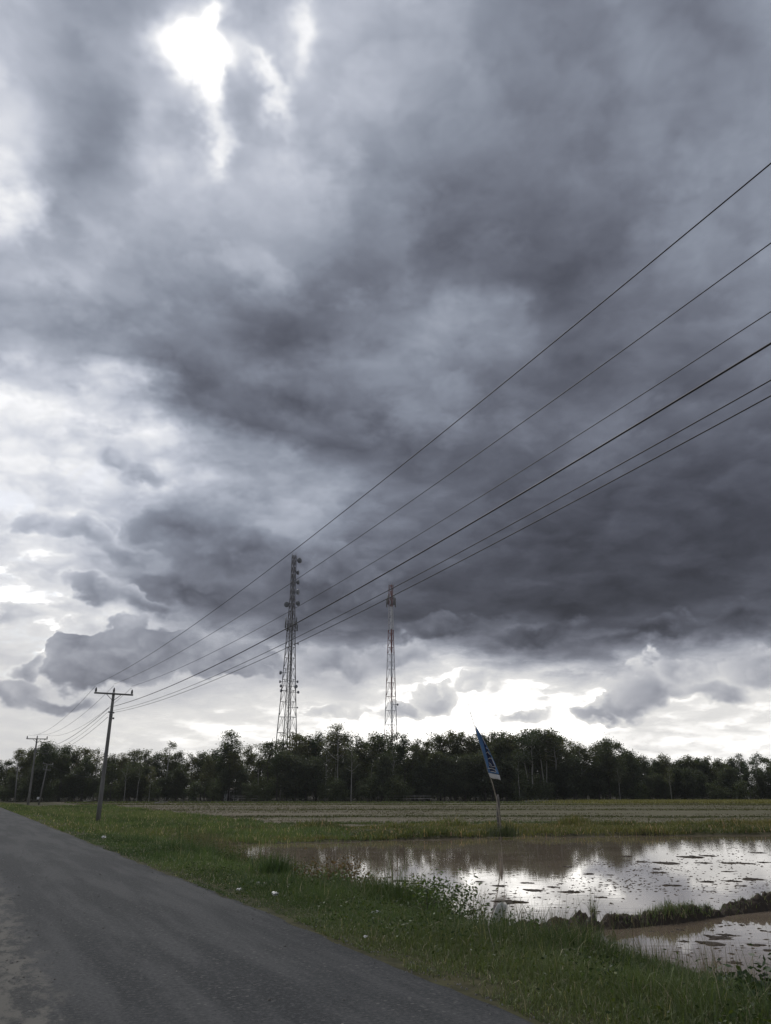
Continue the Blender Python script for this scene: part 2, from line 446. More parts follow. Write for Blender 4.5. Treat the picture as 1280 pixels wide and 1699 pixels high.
M = {}
M['leaf'] = foliage('tree_leaves', (.076, .096, .062), (.150, .148, .086), .5, .42)
M['leaf_dark'] = foliage('dense_tree_leaves', (.085, .098, .070), (.112, .124, .088), .5, .40)
M['shrub'] = foliage('shrub_leaves', (.095, .115, .062), (.12, .138, .075), .6, .25)
M['grass'] = foliage('grass_blades', (1, 1, 1), (1, 1, 1), .6, .25)
M['bark'] = plain('tree_bark', (.075, .066, .055), (.13, .12, .10), 4, .85, stretch=(1, 1, .25))
M['bark_pale'] = plain('pale_tree_bark', (.30, .285, .25), (.44, .42, .38), 3, .8, stretch=(1, 1, .3))
M['pole'] = plain('weathered_concrete_pole', (.17, .16, .15), (.26, .25, .23), 5, .85, bump_s=.2, stretch=(1, 1, .15))
M['dark_iron'] = plain('dark_steel', (.03, .03, .032), (.055, .053, .05), 8, .6, .4)
M['galv'] = plain('galvanised_steel', (.20, .20, .20), (.34, .34, .35), 6, .5, .6)
M['insulator'] = plain('brown_porcelain', (.018, .015, .013), (.035, .03, .026), 6, .35)
M['wire'] = plain('black_cable', (.018, .018, .020), (.03, .03, .032), 2, .6)
M['dish'] = plain('dish_plastic', (.22, .23, .24), (.33, .34, .35), 2, .55)
M['dish_back'] = plain('dish_shroud', (.10, .105, .115), (.16, .165, .17), 2, .6)
M['panel'] = plain('antenna_panel', (.26, .26, .25), (.36, .36, .35), 2, .5)
M['tower'] = plain('tower_steel', (.12, .11, .105), (.22, .20, .185), 1.2, .65, .2)
M['concrete'] = plain('old_concrete', (.58, .56, .50), (.74, .72, .66), 9, .9, bump_s=.35, bump_d=.01)
M['wood'] = plain('grey_weathered_wood', (.13, .12, .105), (.24, .22, .195), 7, .9, bump_s=.4, stretch=(1, 1, .12))
M['deadwood'] = plain('bleached_dead_wood', (.26, .25, .22), (.40, .38, .34), 5, .9)
M['plastic'] = plain('white_plastic_litter', (.40, .40, .38), (.60, .60, .57), 9, .45)
M['white'] = plain('white_paint', (.62, .62, .60), (.74, .74, .72), 3, .6)
M['roof_metal'] = plain('rusty_sheet_roof', (.12, .095, .08), (.22, .19, .17), 4, .6, .2)
M['cloth_blue'] = plain('blue_banner_cloth', (.075, .17, .33), (.10, .21, .39), 2, .7)
M['cloth_navy'] = plain('navy_lettering', (.012, .02, .055), (.018, .028, .07), 2, .7)
M['cloth_white'] = plain('white_banner_hem', (.55, .55, .53), (.66, .66, .63), 3, .7)
M['bamboo'] = plain('dry_bamboo', (.30, .26, .19), (.42, .37, .29), 5, .7, stretch=(1, 1, .2))

def tower_paint(name='red_and_white_tower_paint', white=(.60, .60, .60), r1=(.17, .045, .035), r2=(.25, .08, .065)):
    m, t, b = material(name)
    z = t.sep(obj_co(t))[2]
    band = t.m('MODULO', t.m('ADD', t.m('DIVIDE', z, 6.6), 1.30), 2.0)
    f = t.mr(band, .97, 1.03)
    red = t.mixc(t.noise(obj_co(t), 2, 4), r1, r2)
    t.put(b.inputs['Base Color'], t.mixc(f, white, red)); b.inputs['Roughness'].default_value = .6
    return m
M['tower_paint'] = tower_paint()
M['tower_faded'] = tower_paint('faded_tower_paint', (.085, .082, .08), (.032, .022, .018), (.055, .038, .032))

# ------------------------------------------------------------------ lie of the land
ROAD_A = R(27.8)
DIR = np.array([-math.sin(ROAD_A), math.cos(ROAD_A)]); NRM = np.array([math.cos(ROAD_A), math.sin(ROAD_A)])
EDGE_T, LEFT_T = 4.28, 0.35
WATER_Z = -0.70
FAR_X = [-60, -12, -6.6, -2.2, 6, 21, 60, 120]; FAR_Y = [20, 35.2, 37.6, 39.5, 43.3, 45.4, 52, 60]
SH_S = [-30, 0, 10, 17, 27, 36, 60]; SH_D = [5.2, 5.1, 4.6, 4.2, 4.4, 5.8, 8]
def st_of(x, y): return x * DIR[0] + y * DIR[1], x * NRM[0] + y * NRM[1]
def xy_of(s, t): return s * DIR[0] + t * NRM[0], s * DIR[1] + t * NRM[1]
def basin(x, y):
    s, t = st_of(x, y); d = t - EDGE_T
    n = fbm(x * .45, y * .45, 5, 3) * .9
    f1 = sstep(d - np.interp(s, SH_S, SH_D) + n, -.55, .55)
    f2 = sstep(np.interp(x, FAR_X, FAR_Y) - y + fbm(x * .3, y * .3, 9, 3) * 1.2, -.5, .5)
    return f1 * f2
def land(x, y):
    s, t = st_of(x, y); d = t - EDGE_T
    z = -.045 - .60 * sstep(d, .3, 5.0) + .06 * sstep(d, 6, 25)
    dl = LEFT_T - t
    z = np.where(d < 0, -.03, z)
    z = np.where(dl > 0, -.03 - .45 * sstep(dl, .8, 5), z)
    rough = sstep(np.abs(t - 2.3), 2.2, 4.0)
    r = np.hypot(x, y)
    z = z + rough * (fbm(x * .7, y * .7, 2, 4) * .10) * np.clip(40 / (r + 1), .25, 1)
    b = basin(x, y)
    return z * (1 - b) + (-.98 + fbm(x * .5, y * .5, 3, 3) * .06) * b

# ground: one sheet to the horizon, finer near the viewer
rings = [0.0] + list(1.2 * 1.0165 ** np.arange(0, 480)); rings = np.array(rings); rings = rings[rings < 3200]
azs_ = np.concatenate([np.arange(-46, 46, .42), np.arange(46, 314, 4.0)])
azr = np.radians(azs_)
RR, AA = np.meshgrid(rings, azr, indexing='ij')
gx, gy = RR * np.sin(AA), RR * np.cos(AA)
gz = land(gx, gy)
na = len(azr); nr = len(rings)
ii, jj = np.meshgrid(np.arange(nr - 1), np.arange(na), indexing='ij')
quads = np.stack([ii * na + jj, (ii + 1) * na + jj, (ii + 1) * na + (jj + 1) % na, ii * na + (jj + 1) % na], -1).reshape(-1, 4)[:, ::-1]
fx, fy = gx.ravel(), gy.ravel()
gs, gt = st_of(fx, fy)
yf = np.interp(fx, FAR_X, FAR_Y)
a_mud = basin(fx, fy)
stub_edge = yf + np.interp(fx, [-40, -12, 0, 10, 30, 80], [13, 12, 13, 12, 9.5, 8]) + fbm(fx * .15, fy * .15, 21, 3) * 3
a_stub = sstep(fy - stub_edge, -1, 1.2) * sstep(gt - 16, -2.5, 2.5)
a_yel = sstep(fy - 132, -5, 5) * sstep(fx - 36, -14, 14) * (1 - sstep(fy - 156, -2, 2))
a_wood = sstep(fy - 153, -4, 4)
gm, t, b = material('ground')
P = pos(t)
n1 = t.noise(P, .35, 6, .6); n2 = t.noise(P, 3.5, 5, .65); n3 = t.noise(t.vm('MULTIPLY', P, (.25, 1.6, 1)), .55, 5, .6)
soil = t.mixc(t.mr(n2, .3, .7), (.040, .042, .020), (.075, .062, .035))
grassy = t.mixc(t.mr(n1, .35, .65), (.055, .066, .026), (.085, .082, .036))
land_c = t.mixc(t.mr(n2, .35, .75), soil, grassy)
mud = t.mixc(t.mr(n2, .3, .7), (.075, .055, .038), (.125, .095, .068))
stub = t.mixc(t.mr(n3, .36, .62), (.125, .106, .074), (.185, .16, .118))
stub = t.mixc(t.mr(t.noise(t.vm('MULTIPLY', P, (.12, 1.0, 1)), .5, 4, .6), .52, .64), stub, (.082, .086, .042))
stub = t.mixc(t.mr(t.sep(P)[0], -25, 30, 0, .65), stub, t.mixc(t.mr(n3, .36, .62), (.095, .094, .052), (.135, .128, .074)))
yel = t.mixc(n2, (.13, .12, .05), (.18, .16, .07))
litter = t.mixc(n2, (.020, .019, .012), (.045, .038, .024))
c = t.mixc(attr(t, 'mud', 'Fac'), land_c, mud)
c = t.mixc(attr(t, 'stub', 'Fac'), c, stub)
c = t.mixc(attr(t, 'yel', 'Fac'), c, yel)
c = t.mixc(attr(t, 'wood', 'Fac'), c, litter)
t.put(b.inputs['Base Color'], c); b.inputs['Roughness'].default_value = .95; b.inputs['Specular IOR Level'].default_value = .15
bump(t, b, n2, .5, .05)
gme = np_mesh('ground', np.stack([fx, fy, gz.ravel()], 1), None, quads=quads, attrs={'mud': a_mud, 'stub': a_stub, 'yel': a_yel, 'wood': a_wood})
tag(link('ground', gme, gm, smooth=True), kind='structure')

# road: narrow asphalt lane with a ragged edge
rs = np.concatenate([np.arange(-30, 40, .25), np.arange(40, 260, 1.5), [400, 900]])
tt = np.linspace(0, 1, 15)
S, U = np.meshgrid(rs, tt, indexing='ij')
jr = fbm(rs * 1.3, rs * 0 + 4, 31, 4) * .10 + fbm(rs * 5, rs * 0 + 9, 33, 2) * .035
jl = fbm(rs * 1.1, rs * 0 + 14, 41, 4) * .22
T = (LEFT_T + jl)[:, None] * (1 - U) + (EDGE_T + jr)[:, None] * U
bend = -((np.clip(S - 95, 0, None)) ** 2) * .0006           # far off the lane swings left
bend = np.maximum(bend, -60)
T = T + bend
X, Y = xy_of(S, T)
Z = .012 + .035 * (1 - (2 * U - 1) ** 2) + fbm(S * .8, T * .8, 51, 2) * .008
Z[:, 0] = -.035; Z[:, -1] = -.04
n_, m_ = S.shape
ii, jj = np.meshgrid(np.arange(n_ - 1), np.arange(m_ - 1), indexing='ij')
rq = np.stack([ii * m_ + jj, ii * m_ + jj + 1, (ii + 1) * m_ + jj + 1, (ii + 1) * m_ + jj], -1).reshape(-1, 4)
rm, t, b = material('worn_asphalt')
la = attr(t, 'lane', 'Fac'); sa = attr(t, 'along', 'Fac')
lv = t.xyz(la, sa, 0)
P = pos(t)
f1 = t.noise(P, 90, 4, .7); f2 = t.noise(P, 14, 5, .65); f3 = t.noise(t.xyz(t.m('MULTIPLY', la, 1.6), t.m('MULTIPLY', sa, .16), 0), 1.1, 5, .62)
asp = t.mixc(t.mr(f3, .40, .62), (.022, .025, .028), (.058, .060, .062))
asp = t.mixc(t.m('MULTIPLY', t.mr(f1, .45, .75), .5), asp, (.085, .087, .088))
asp = t.mixc(t.m('MULTIPLY', t.mr(f2, .56, .72), .35), asp, (.022, .024, .026))
grain = t.noise(P, 28, 4, .7)
asp = t.mixc(t.m('MULTIPLY', t.mr(grain, .5, .66), .6), asp, (.105, .105, .102))
asp = t.mixc(t.m('MULTIPLY', t.mr(grain, .46, .32), .7), asp, (.012, .013, .014))
# bare stones polished into the surface
vz = t.voro(t.vm('MULTIPLY', P, (1, 1, 0)), 7.0, 0, .5, feature='F1', dim='2D')
spk = t.m('MULTIPLY', t.mr(vz, .13, .07), t.mr(t.noise(P, 1.1, 3, .6), .48, .60))
asp = t.mixc(t.m('MULTIPLY', spk, .4), asp, (.20, .195, .18))
# pale dust and broken patches towards the left edge
left = t.mr(la, 1.7, .55)
vp = t.noise(t.xyz(t.m('MULTIPLY', la, 1.3), t.m('MULTIPLY', sa, .55), 0), 3.4, 8, .74)
dust = t.m('MULTIPLY', t.mr(t.m('ADD', vp, t.m('MULTIPLY', left, .20)), .60, .74), t.mr(la, 1.3, .8))
asp = t.mixc(t.m('MULTIPLY', dust, .85), asp, (.15, .142, .124))
asp = t.mixc(t.m('MULTIPLY', t.mr(la, 1.2, .3), .35), asp, (.105, .10, .088))
t.put(b.inputs['Base Color'], asp); b.inputs['Roughness'].default_value = .85; b.inputs['Specular IOR Level'].default_value = .22
bump(t, b, t.m('ADD', f1, t.m('MULTIPLY', f2, .5)), .55, .006)
rme = np_mesh('road', np.stack([X.ravel(), Y.ravel(), Z.ravel()], 1), None, quads=rq, attrs={'lane': (T - bend).ravel(), 'along': S.ravel()})
tag(link('road', rme, rm, smooth=True), kind='structure')

# flooded paddies
wm, t, b = material('muddy_water')
P = pos(t)
nb = t.noise(t.vm('MULTIPLY', P, (.5, 1.0, 1)), .8, 5, .6)
t.put(b.inputs['Base Color'], t.mixc(t.mr(nb, .35, .68), (.185, .143, .102), (.26, .207, .155)))
b.inputs['Roughness'].default_value = .02; b.inputs['IOR'].default_value = 1.7
far = t.mr(t.sep(P)[1], 16, 42, .0, 1.0)
wv = t.m('ADD', t.m('MULTIPLY', t.noise(t.vm('MULTIPLY', P, (.6, 1.3, 1)), 3.0, 3, .5), .25), t.m('MULTIPLY', t.noise(t.vm('MULTIPLY', P, (.5, 1.8, 1)), 4.5, 4, .7), t.m('MULTIPLY', far, .13)))
bump(t, b, wv, .30, .012)
BUND_PX = [(872, 1550), (896, 1547), (930, 1543), (972, 1538), (1010, 1535), (1060, 1531), (1110, 1526), (1160, 1519), (1215, 1511), (1280, 1503), (1400, 1490), (1600, 1470), (2000, 1440)]
bund = np.array([on_ground(px, py, -.66)[:2] for px, py in BUND_PX])
def bund_y(x): return np.interp(x, bund[:, 0], bund[:, 1])
def water(name, front, back, x0, x1, label_kind='structure'):
    xs = np.concatenate([np.arange(x0, min(x1, 30), .5), np.arange(30, x1, 5)]) if x1 > 30 else np.arange(x0, x1, .5)
    k = back(xs); f = np.minimum(front(xs), k)
    v = []; q = []
    for i, x in enumerate(xs):
        for u in np.linspace(0, 1, 6): v.append((x, f[i] + (k[i] - f[i]) * u, WATER_Z))
    for i in range(len(xs) - 1):
        for j in range(5): q.append((i * 6 + j, (i + 1) * 6 + j, (i + 1) * 6 + j + 1, i * 6 + j + 1))
    o = link(name, np_mesh(name, v, None, quads=q), wm)
    return tag(o, kind='structure')
def shore_y(x):   # a line inside the bank, under the verge
    return (EDGE_T + 3.0 - x * NRM[0]) / NRM[1]
water('paddy_water', lambda x: np.where(x < bund[0, 0], shore_y(x), bund_y(x)), lambda x: np.interp(x, FAR_X, FAR_Y) + 1.0, -14, 90)
water('near_paddy_water', lambda x: shore_y(x), lambda x: bund_y(x), bund[0, 0] - .2, 60)

# mud ridge between the two flooded paddies
mudm, t, b = material('wet_mud')
P = pos(t)
n = t.noise(P, 6, 6, .65)
t.put(b.inputs['Base Color'], t.mixc(t.mr(n, .3, .7), (.034, .026, .019), (.070, .054, .039)))
t.put(b.inputs['Roughness'], t.mr(n, .3, .7, .6, .95)); b.inputs['Specular IOR Level'].default_value = .2
bump(t, b, n, .8, .05)
seglen = np.concatenate([[0], np.cumsum(np.linalg.norm(np.diff(bund, axis=0), axis=1))])
ls = np.arange(-.25, min(seglen[-1], 26), .035)
bx_ = np.interp(ls, seglen, bund[:, 0]); by_ = np.interp(ls, seglen, bund[:, 1])
bx_ = np.where(ls < 0, bund[0, 0] + ls * .9, bx_); by_ = np.where(ls < 0, bund[0, 1] + ls * .5, by_)
ww = np.linspace(-1, 1, 33)
L_, Wd = np.meshgrid(ls, ww, indexing='ij')
halfw = .30 + .09 * fbm(ls * .9, ls * 0, 61, 3) + .22 * np.exp(-((ls - .75) / .7) ** 2)
top = .13 + .09 * fbm(ls * 1.1, ls * 0 + 5, 63, 3) + .06 * np.exp(-((ls - .95) / .33) ** 2) + .03
top = top * (1 - .75 * np.exp(-((ls - 1.72) / .16) ** 2))
tang = np.gradient(np.stack([bx_, by_], 1), axis=0); tang /= np.linalg.norm(tang, axis=1)[:, None]
nx_, ny_ = -tang[:, 1], tang[:, 0]
VX = bx_[:, None] + Wd * halfw[:, None] * nx_[:, None]; VY = by_[:, None] + Wd * halfw[:, None] * ny_[:, None]
prof = (1 - np.abs(Wd) ** 2.2)
VZ = -1.0 + (top[:, None] + .30) * prof ** .7 + (fbm(VX * 4, VY * 4, 67, 4) * .17 + np.abs(fbm(VX * 11, VY * 11, 68, 4)) * .13) * prof
def bund_top(l): return np.interp(l, ls, VZ[:, 16])
n_, m_ = VX.shape
ii, jj = np.meshgrid(np.arange(n_ - 1), np.arange(m_ - 1), indexing='ij')
bq = np.stack([ii * m_ + jj, ii * m_ + jj + 1, (ii + 1) * m_ + jj + 1, (ii + 1) * m_ + jj], -1).reshape(-1, 4)[:, ::-1]
tag(link('mud_bank', np_mesh('mud_bank', np.stack([VX.ravel(), VY.ravel(), VZ.ravel()], 1), None, quads=bq), mudm, smooth=False), kind='structure')

# mud clods standing out of the water
def clod_mesh(seed):
    bm = bmesh.new(); bmesh.ops.create_icosphere(bm, subdivisions=4, radius=.5)
    r = np.random.default_rng(seed); off = r.uniform(0, 50, 2)
    co = np.array([v.co for v in bm.verts]); ang = np.arctan2(co[:, 1], co[:, 0])
    k = 1 + 1.9 * fbm(np.cos(ang) * 1.9 + off[0], np.sin(ang) * 1.9 + off[1], seed, 4)
    h = .5 + 1.6 * np.abs(fbm(co[:, 0] * 4 + off[0], co[:, 1] * 4 + off[1], seed + 9, 4))
    for i, v in enumerate(bm.verts): v.co = (co[i, 0] * k[i], co[i, 1] * k[i] * .75, max(co[i, 2] * h[i], -.25))
    me = bpy.data.meshes.new('mud_clod'); bm.to_mesh(me); bm.free(); me.materials.append(mudm)
    for p in me.polygons: p.use_smooth = True
    return me
clods = [clod_mesh(100 + k) for k in range(7)]
# (px, py, width px): the ones one can tell apart in the photograph
CL = [(880, 1477, 34), (946, 1480, 40), (850, 1497, 62), (815, 1483, 14), (822, 1478, 12), (795, 1463, 22), (833, 1470, 30), (878, 1465, 24), (918, 1472, 22), (930, 1466, 10), (1000, 1489, 22), (1115, 1469, 34), (1175, 1463, 32),
      (1062, 1430, 26), (1100, 1432, 40), (1148, 1422, 44), (1170, 1432, 28), (1210, 1432, 30), (1095, 1448, 26), (1090, 1442, 22), (1180, 1420, 30), (1244, 1433, 26), (1268, 1431, 20), (1206, 1446, 22), (1250, 1459, 34), (1218, 1462, 28),
      (978, 1450, 26), (1012, 1452, 16), (940, 1438, 18), (1040, 1421, 22), (1260, 1415, 26), (1232, 1470, 16), (665, 1462, 34), (688, 1466, 26), (648, 1456, 16), (668, 1478, 20), (640, 1488, 14), (702, 1462, 14), (712, 1478, 26), (655, 1498, 12), (728, 1458, 12),
      (1185, 1556, 46), (1172, 1565, 44), (1135, 1562, 20), (1208, 1552, 30), (1252, 1568, 30), (1268, 1545, 12), (1275, 1577, 26), (1225, 1598, 30), (1130, 1543, 14), (1195, 1532, 10)]
OWN = {(850, 1497): 'long flat mud clod reaching right from the concrete stump', (1185, 1556): 'largest mud clod in the nearer paddy below the mud bank', (1172, 1565): 'second largest mud clod in the nearer paddy, just below the largest', (1000, 1489): 'lone small mud clod in the middle of the bright water', (946, 1480): 'flat mud clod above and right of the long one by the stump', (815, 1483): 'small upright mud lump just above the concrete stump', (1225, 1598): 'mud clod closest to the viewer in the nearer paddy', (665, 1462): 'largest mud clod at the left, beyond the dry stalks', (1115, 1469): 'flat mud clod above the spiky grass tuft', (1175, 1463): 'flat mud clod above the bushy tuft on the mud bank'}
for i, (px, py, wpx) in enumerate(CL):
    p = on_ground(px, py, WATER_Z)
    size = wpx * math.hypot(p[0], p[1]) / 1358
    o = bpy.data.objects.new('mud_clod', clods[i % 7]); COL.objects.link(o)
    o.location = (p[0], p[1], WATER_Z - .004)
    o.rotation_euler = (0, 0, random.uniform(-.35, .35) + (math.pi if i % 2 else 0))
    o.scale = (size * .62, size * random.uniform(.55, 1.0), min(.10, size * .06 + .02))
    near = py > 1520
    if (px, py) in OWN: tag(o, OWN[(px, py)], 'mud clod', 'mud clods in the flooded paddies'); continue
    tag(o, 'low clod of dark mud in the nearer paddy below the mud bank' if near else ('dark mud clod in the flooded paddy left of the concrete stump' if px < 840 else 'dark mud clod in the flooded paddy right of the concrete stump'),
        'mud clod', 'mud clods in the nearer paddy' if near else ('mud clods left of the stump' if px < 840 else 'mud clods right of the stump'))

# crumbs of mud and straw floating on the water: too many to count
def scatter_quads(n, xy, size, mat, name, flat=True):
    V = []; Q = []
    ang = rng.uniform(-.35, .35, n); l = rng.uniform(*size[0], n); w = rng.uniform(*size[1], n); h = rng.uniform(*size[2], n)
    for k in range(n):
        c, s = math.cos(ang[k]), math.sin(ang[k])
        m_ = 6; a = np.arange(m_) * 2 * np.pi / m_ + rng.uniform(0, 1); rr = rng.uniform(.6, 1.25, m_)
        ox, oy = np.cos(a) * rr * l[k] / 2, np.sin(a) * rr * w[k] / 2
        ring = np.stack([xy[k, 0] + ox * c - oy * s, xy[k, 1] + ox * s + oy * c, np.full(m_, WATER_Z - .01)], 1)
        V.append(ring); V.append(np.array([[xy[k, 0] + rng.uniform(-.2, .2) * l[k], xy[k, 1], WATER_Z + h[k]]]))
        b0 = k * 7
        Q += [(b0 + j, b0 + (j + 1) % m_, b0 + 6) for j in range(m_)]
    return link(name, np_mesh(name, np.concatenate(V), Q), mat)
pts = []
while len(pts) < 3400:
    px = rng.uniform(380, 1290); py = 1392 + 150 * rng.random() ** 1.7
    dens = .25 + .75 * (px > 900) * (py < 1480) + .5 * (py < 1425) + .5 * (abs(px - 690) < 70 and abs(py - 1470) < 22)
    if rng.random() > dens: continue
    p = on_ground(px, py, WATER_Z)
    cl = vnoise(np.array([p[0] * .5]), np.array([p[1] * .35]), 88)[0]
    if rng.random() > .55 + cl * 1.3: continue
    if basin(np.array([p[0]]), np.array([p[1]]))[0] > .9 and abs(p[1] - bund_y(p[0])) > .5: pts.append(p[:2])
for _ in range(90):
    p = on_ground(rng.uniform(1080, 1290), rng.uniform(1530, 1600), WATER_Z); pts.append(p[:2])
pts = np.array(pts)
dist = np.hypot(pts[:, 0], pts[:, 1])
o = scatter_quads(len(pts), pts, ((.04, .26), (.03, .10), (.004, .016)), mudm, 'floating_mud_crumbs')
tag(o, 'crumbs of mud and straw strewn over the flooded paddies', 'mud crumbs', kind='stuff')

# ------------------------------------------------------------------ grass
def blades(P0, h, w, lean, col, name, mat, bendk=.5, kind=True, droop=None):
    """P0 (n,3), h,w (n,), lean (n,) radians from upright; col (n,3)"""
    n = len(P0)
    az_ = rng.uniform(0, 2 * np.pi, n); fa = az_ + np.pi / 2 + rng.normal(0, .5, n)
    d1 = np.stack([np.cos(az_) * np.sin(lean), np.sin(az_) * np.sin(lean), np.cos(lean)], 1)
    l2 = np.minimum(lean * (1 + bendk * 2.0) + bendk * .5, 1.9)
    d2 = np.stack([np.cos(az_) * np.sin(l2), np.sin(az_) * np.sin(l2), np.cos(l2)], 1)
    sd_ = np.stack([np.cos(fa), np.sin(fa), np.zeros(n)], 1)
    mid = P0 + d1 * (h * .55)[:, None]; tip = mid + d2 * (h * .5)[:, None]
    hw = (w / 2)[:, None]
    V = np.stack([P0 - sd_ * hw, P0 + sd_ * hw, mid - sd_ * hw * .8, mid + sd_ * hw * .8, tip], 1).reshape(-1, 3)
    k = np.arange(n) * 5
    T_ = np.stack([np.stack([k, k + 1, k + 3], 1), np.stack([k, k + 3, k + 2], 1), np.stack([k + 2, k + 3, k + 4], 1)], 1).reshape(-1, 3)
    C = np.repeat(col, 5, 0)
    return link(name, np_mesh(name, V, T_, colors=C), mat)
def grass_col(n, x, y, dry=.08, dark=1.0):
    g = np.array([.122, .162, .064]); yel_ = np.array([.190, .190, .085]); br = np.array([.33, .28, .19]); dk = np.array([.066, .100, .040])
    f = np.clip(fbm(x * .35, y * .35, 71, 3) * 1.4 + .45 + rng.normal(0, .18, n), 0, 1)[:, None]
    c_ = dk * (1 - f) + g * f
    f2 = np.clip(fbm(x * .12 + 9, y * .12, 73, 3) * 1.6 + rng.normal(.12, .2, n), 0, 1)[:, None]
    c_ = c_ * (1 - f2 * .6) + yel_ * f2 * .6
    m_ = rng.random(n) < dry
    c_[m_] = br * rng.uniform(.7, 1.3, (m_.sum(), 1))
    return c_ * .9 * dark * rng.uniform(.8, 1.2, (n, 1))
def visible(x, y, pad=.22):
    return (y > 1) & (np.abs(x / np.maximum(y, .1)) < .475 + pad)
STUMP = on_ground(818, 1550, -.60)
# verge: dense, short by the road, taller towards the water
def verge(n, s0, s1, wscale, hs, name, d0=-.22, d1=7.0, bright=1.25):
    s = rng.uniform(s0, s1, n * 3); d = d0 + (d1 - d0) * rng.random(n * 3) ** .85
    x, y = xy_of(s, EDGE_T + d)
    clump = fbm(x * 1.2, y * 1.2, 75, 3)
    edge = np.interp(s, SH_S, SH_D)
    keep = visible(x, y) & (d < edge + .35) & (rng.random(n * 3) < .55 + clump * .9 + .25 * (d > .4)) & (d > fbm(s * 1.9, s * 0, 77, 4) * .34 + .05)
    x, y, s, d, clump, edge = [a[keep][:n] for a in (x, y, s, d, clump, edge)]
    m_ = len(x)
    rel = d / edge
    h = (.07 + .20 * sstep(rel, .05, .5) + .14 * sstep(rel, .3, .8) * np.clip(.5 + clump * 2.0, 0, 1.5) - .14 * sstep(rel, .85, 1.05) * (s < 13)) * (1 - .55 * sstep(s, 14, 11.5) * sstep(rel, .5, .8)) * rng.uniform(.45, 1.4, m_) * hs * np.clip(1.0 + 1.5 * fbm(x * .55 + 3, y * .55, 78, 3), .45, 1.9) * (1 + .9 * (rng.random(m_) < .03)) * (1 - .5 * sstep(s, 18, 26) * sstep(rel, .35, .7))
    w = rng.uniform(.005, .011, m_) * wscale
    z = np.where(d < 0, .0, land(x, y) - .01)
    h = h * np.where(np.hypot(x - STUMP[0], (y - STUMP[1] + 1.1) * .6) < .95, .38, 1.0)
    ok = z > -.80
    return blades(np.stack([x, y, z], 1)[ok], h[ok], w[ok], np.abs(rng.normal(.36, .34, m_))[ok], (grass_col(m_, x, y, .07) * bright)[ok], name, M['grass'])
v1 = verge(185000, .5, 15, 1.0, 1.0, 'verge_grass')
tag(v1, 'thick green roadside grass beside the asphalt in the foreground', 'grass', kind='stuff')
v2 = verge(110000, 15, 34, 1.9, 1.05, 'verge_grass', bright=1.45)
tag(v2, 'green roadside grass further along between road and paddy', 'grass', kind='stuff')
def strip(n, s0, s1, d0, d1, wscale, h0, h1, name, dry=.08, dark=1.0):
    s = rng.uniform(s0, s1, n * 2); d = rng.uniform(d0, d1, n * 2)
    x, y = xy_of(s, EDGE_T + d)
    cl = fbm(x * .5, y * .5, 79, 3)
    keep = visible(x, y) & (basin(x, y) < .25) & (rng.random(n * 2) < .6 + cl) 
    return x[keep][:n], y[keep][:n], cl[keep][:n]
x, y, cl = strip(85000, 33, 120, 0.05, 15, 1, .1, .3, '')
m_ = len(x); _, tq = st_of(x, y); dq = tq - EDGE_T
h = (.08 + .14 * sstep(dq, .4, 3)) * rng.uniform(.6, 1.4, m_) * (1 + np.clip(cl, -.4, .8))
r_ = np.hypot(x, y)
tag(blades(np.stack([x, y, land(x, y)], 1), h, .0009 * r_ * rng.uniform(.6, 1.3, m_), np.abs(rng.normal(.3, .25, m_)), grass_col(m_, x, y, .09, 1.7) * np.array([1.08, 1.0, .95]), 'verge_grass', M['grass']),
    'far stretch of roadside grass round the foot of the power poles', 'grass', kind='stuff')
# weedy strip on the far side of the paddy
n = 150000
x = rng.uniform(-28, 42, n); u = rng.random(n)
yfx = np.interp(x, FAR_X, FAR_Y)
y = yfx + .1 + u * np.interp(x, [-40, -12, 0, 10, 30], [13, 12.5, 13.5, 12, 9.5])
_, tq = st_of(x, y)
cl = fbm(x * .35, y * .35, 83, 3)
keep = visible(x, y) & (tq > EDGE_T + 5) & (basin(x, y) < .45) & (rng.random(n) < .6 + cl * 1.0)
x, y, cl, u = x[keep], y[keep], cl[keep], u[keep]; m_ = len(x)
h = (.10 + .22 * np.clip(cl + .2, 0, 1) + .08 * (u < .10) + .16 * (np.abs(u - .80) < .07)) * rng.uniform(.5, 1.35, m_) * np.clip(.9 + 2.0 * fbm(x * .5, y * .3, 87, 3), .4, 2.0)
colr = grass_col(m_, x, y, .09, 1.4) * np.array([1.38, 1.06, 1.05])
yl = sstep(fbm(x * .16, y * .3, 85, 3), -.05, .35)[:, None]
colr = colr * (1 - .6 * yl) + np.array([.235, .215, .085]) * .6 * yl * rng.uniform(.7, 1.3, (m_, 1))
tag(blades(np.stack([x, y, land(x, y)], 1), h, rng.uniform(.025, .06, m_), np.abs(rng.normal(.28, .22, m_)), colr, 'field_grass', M['grass']),
    'rank weedy grass strip beyond the flooded paddy', 'grass', kind='stuff')
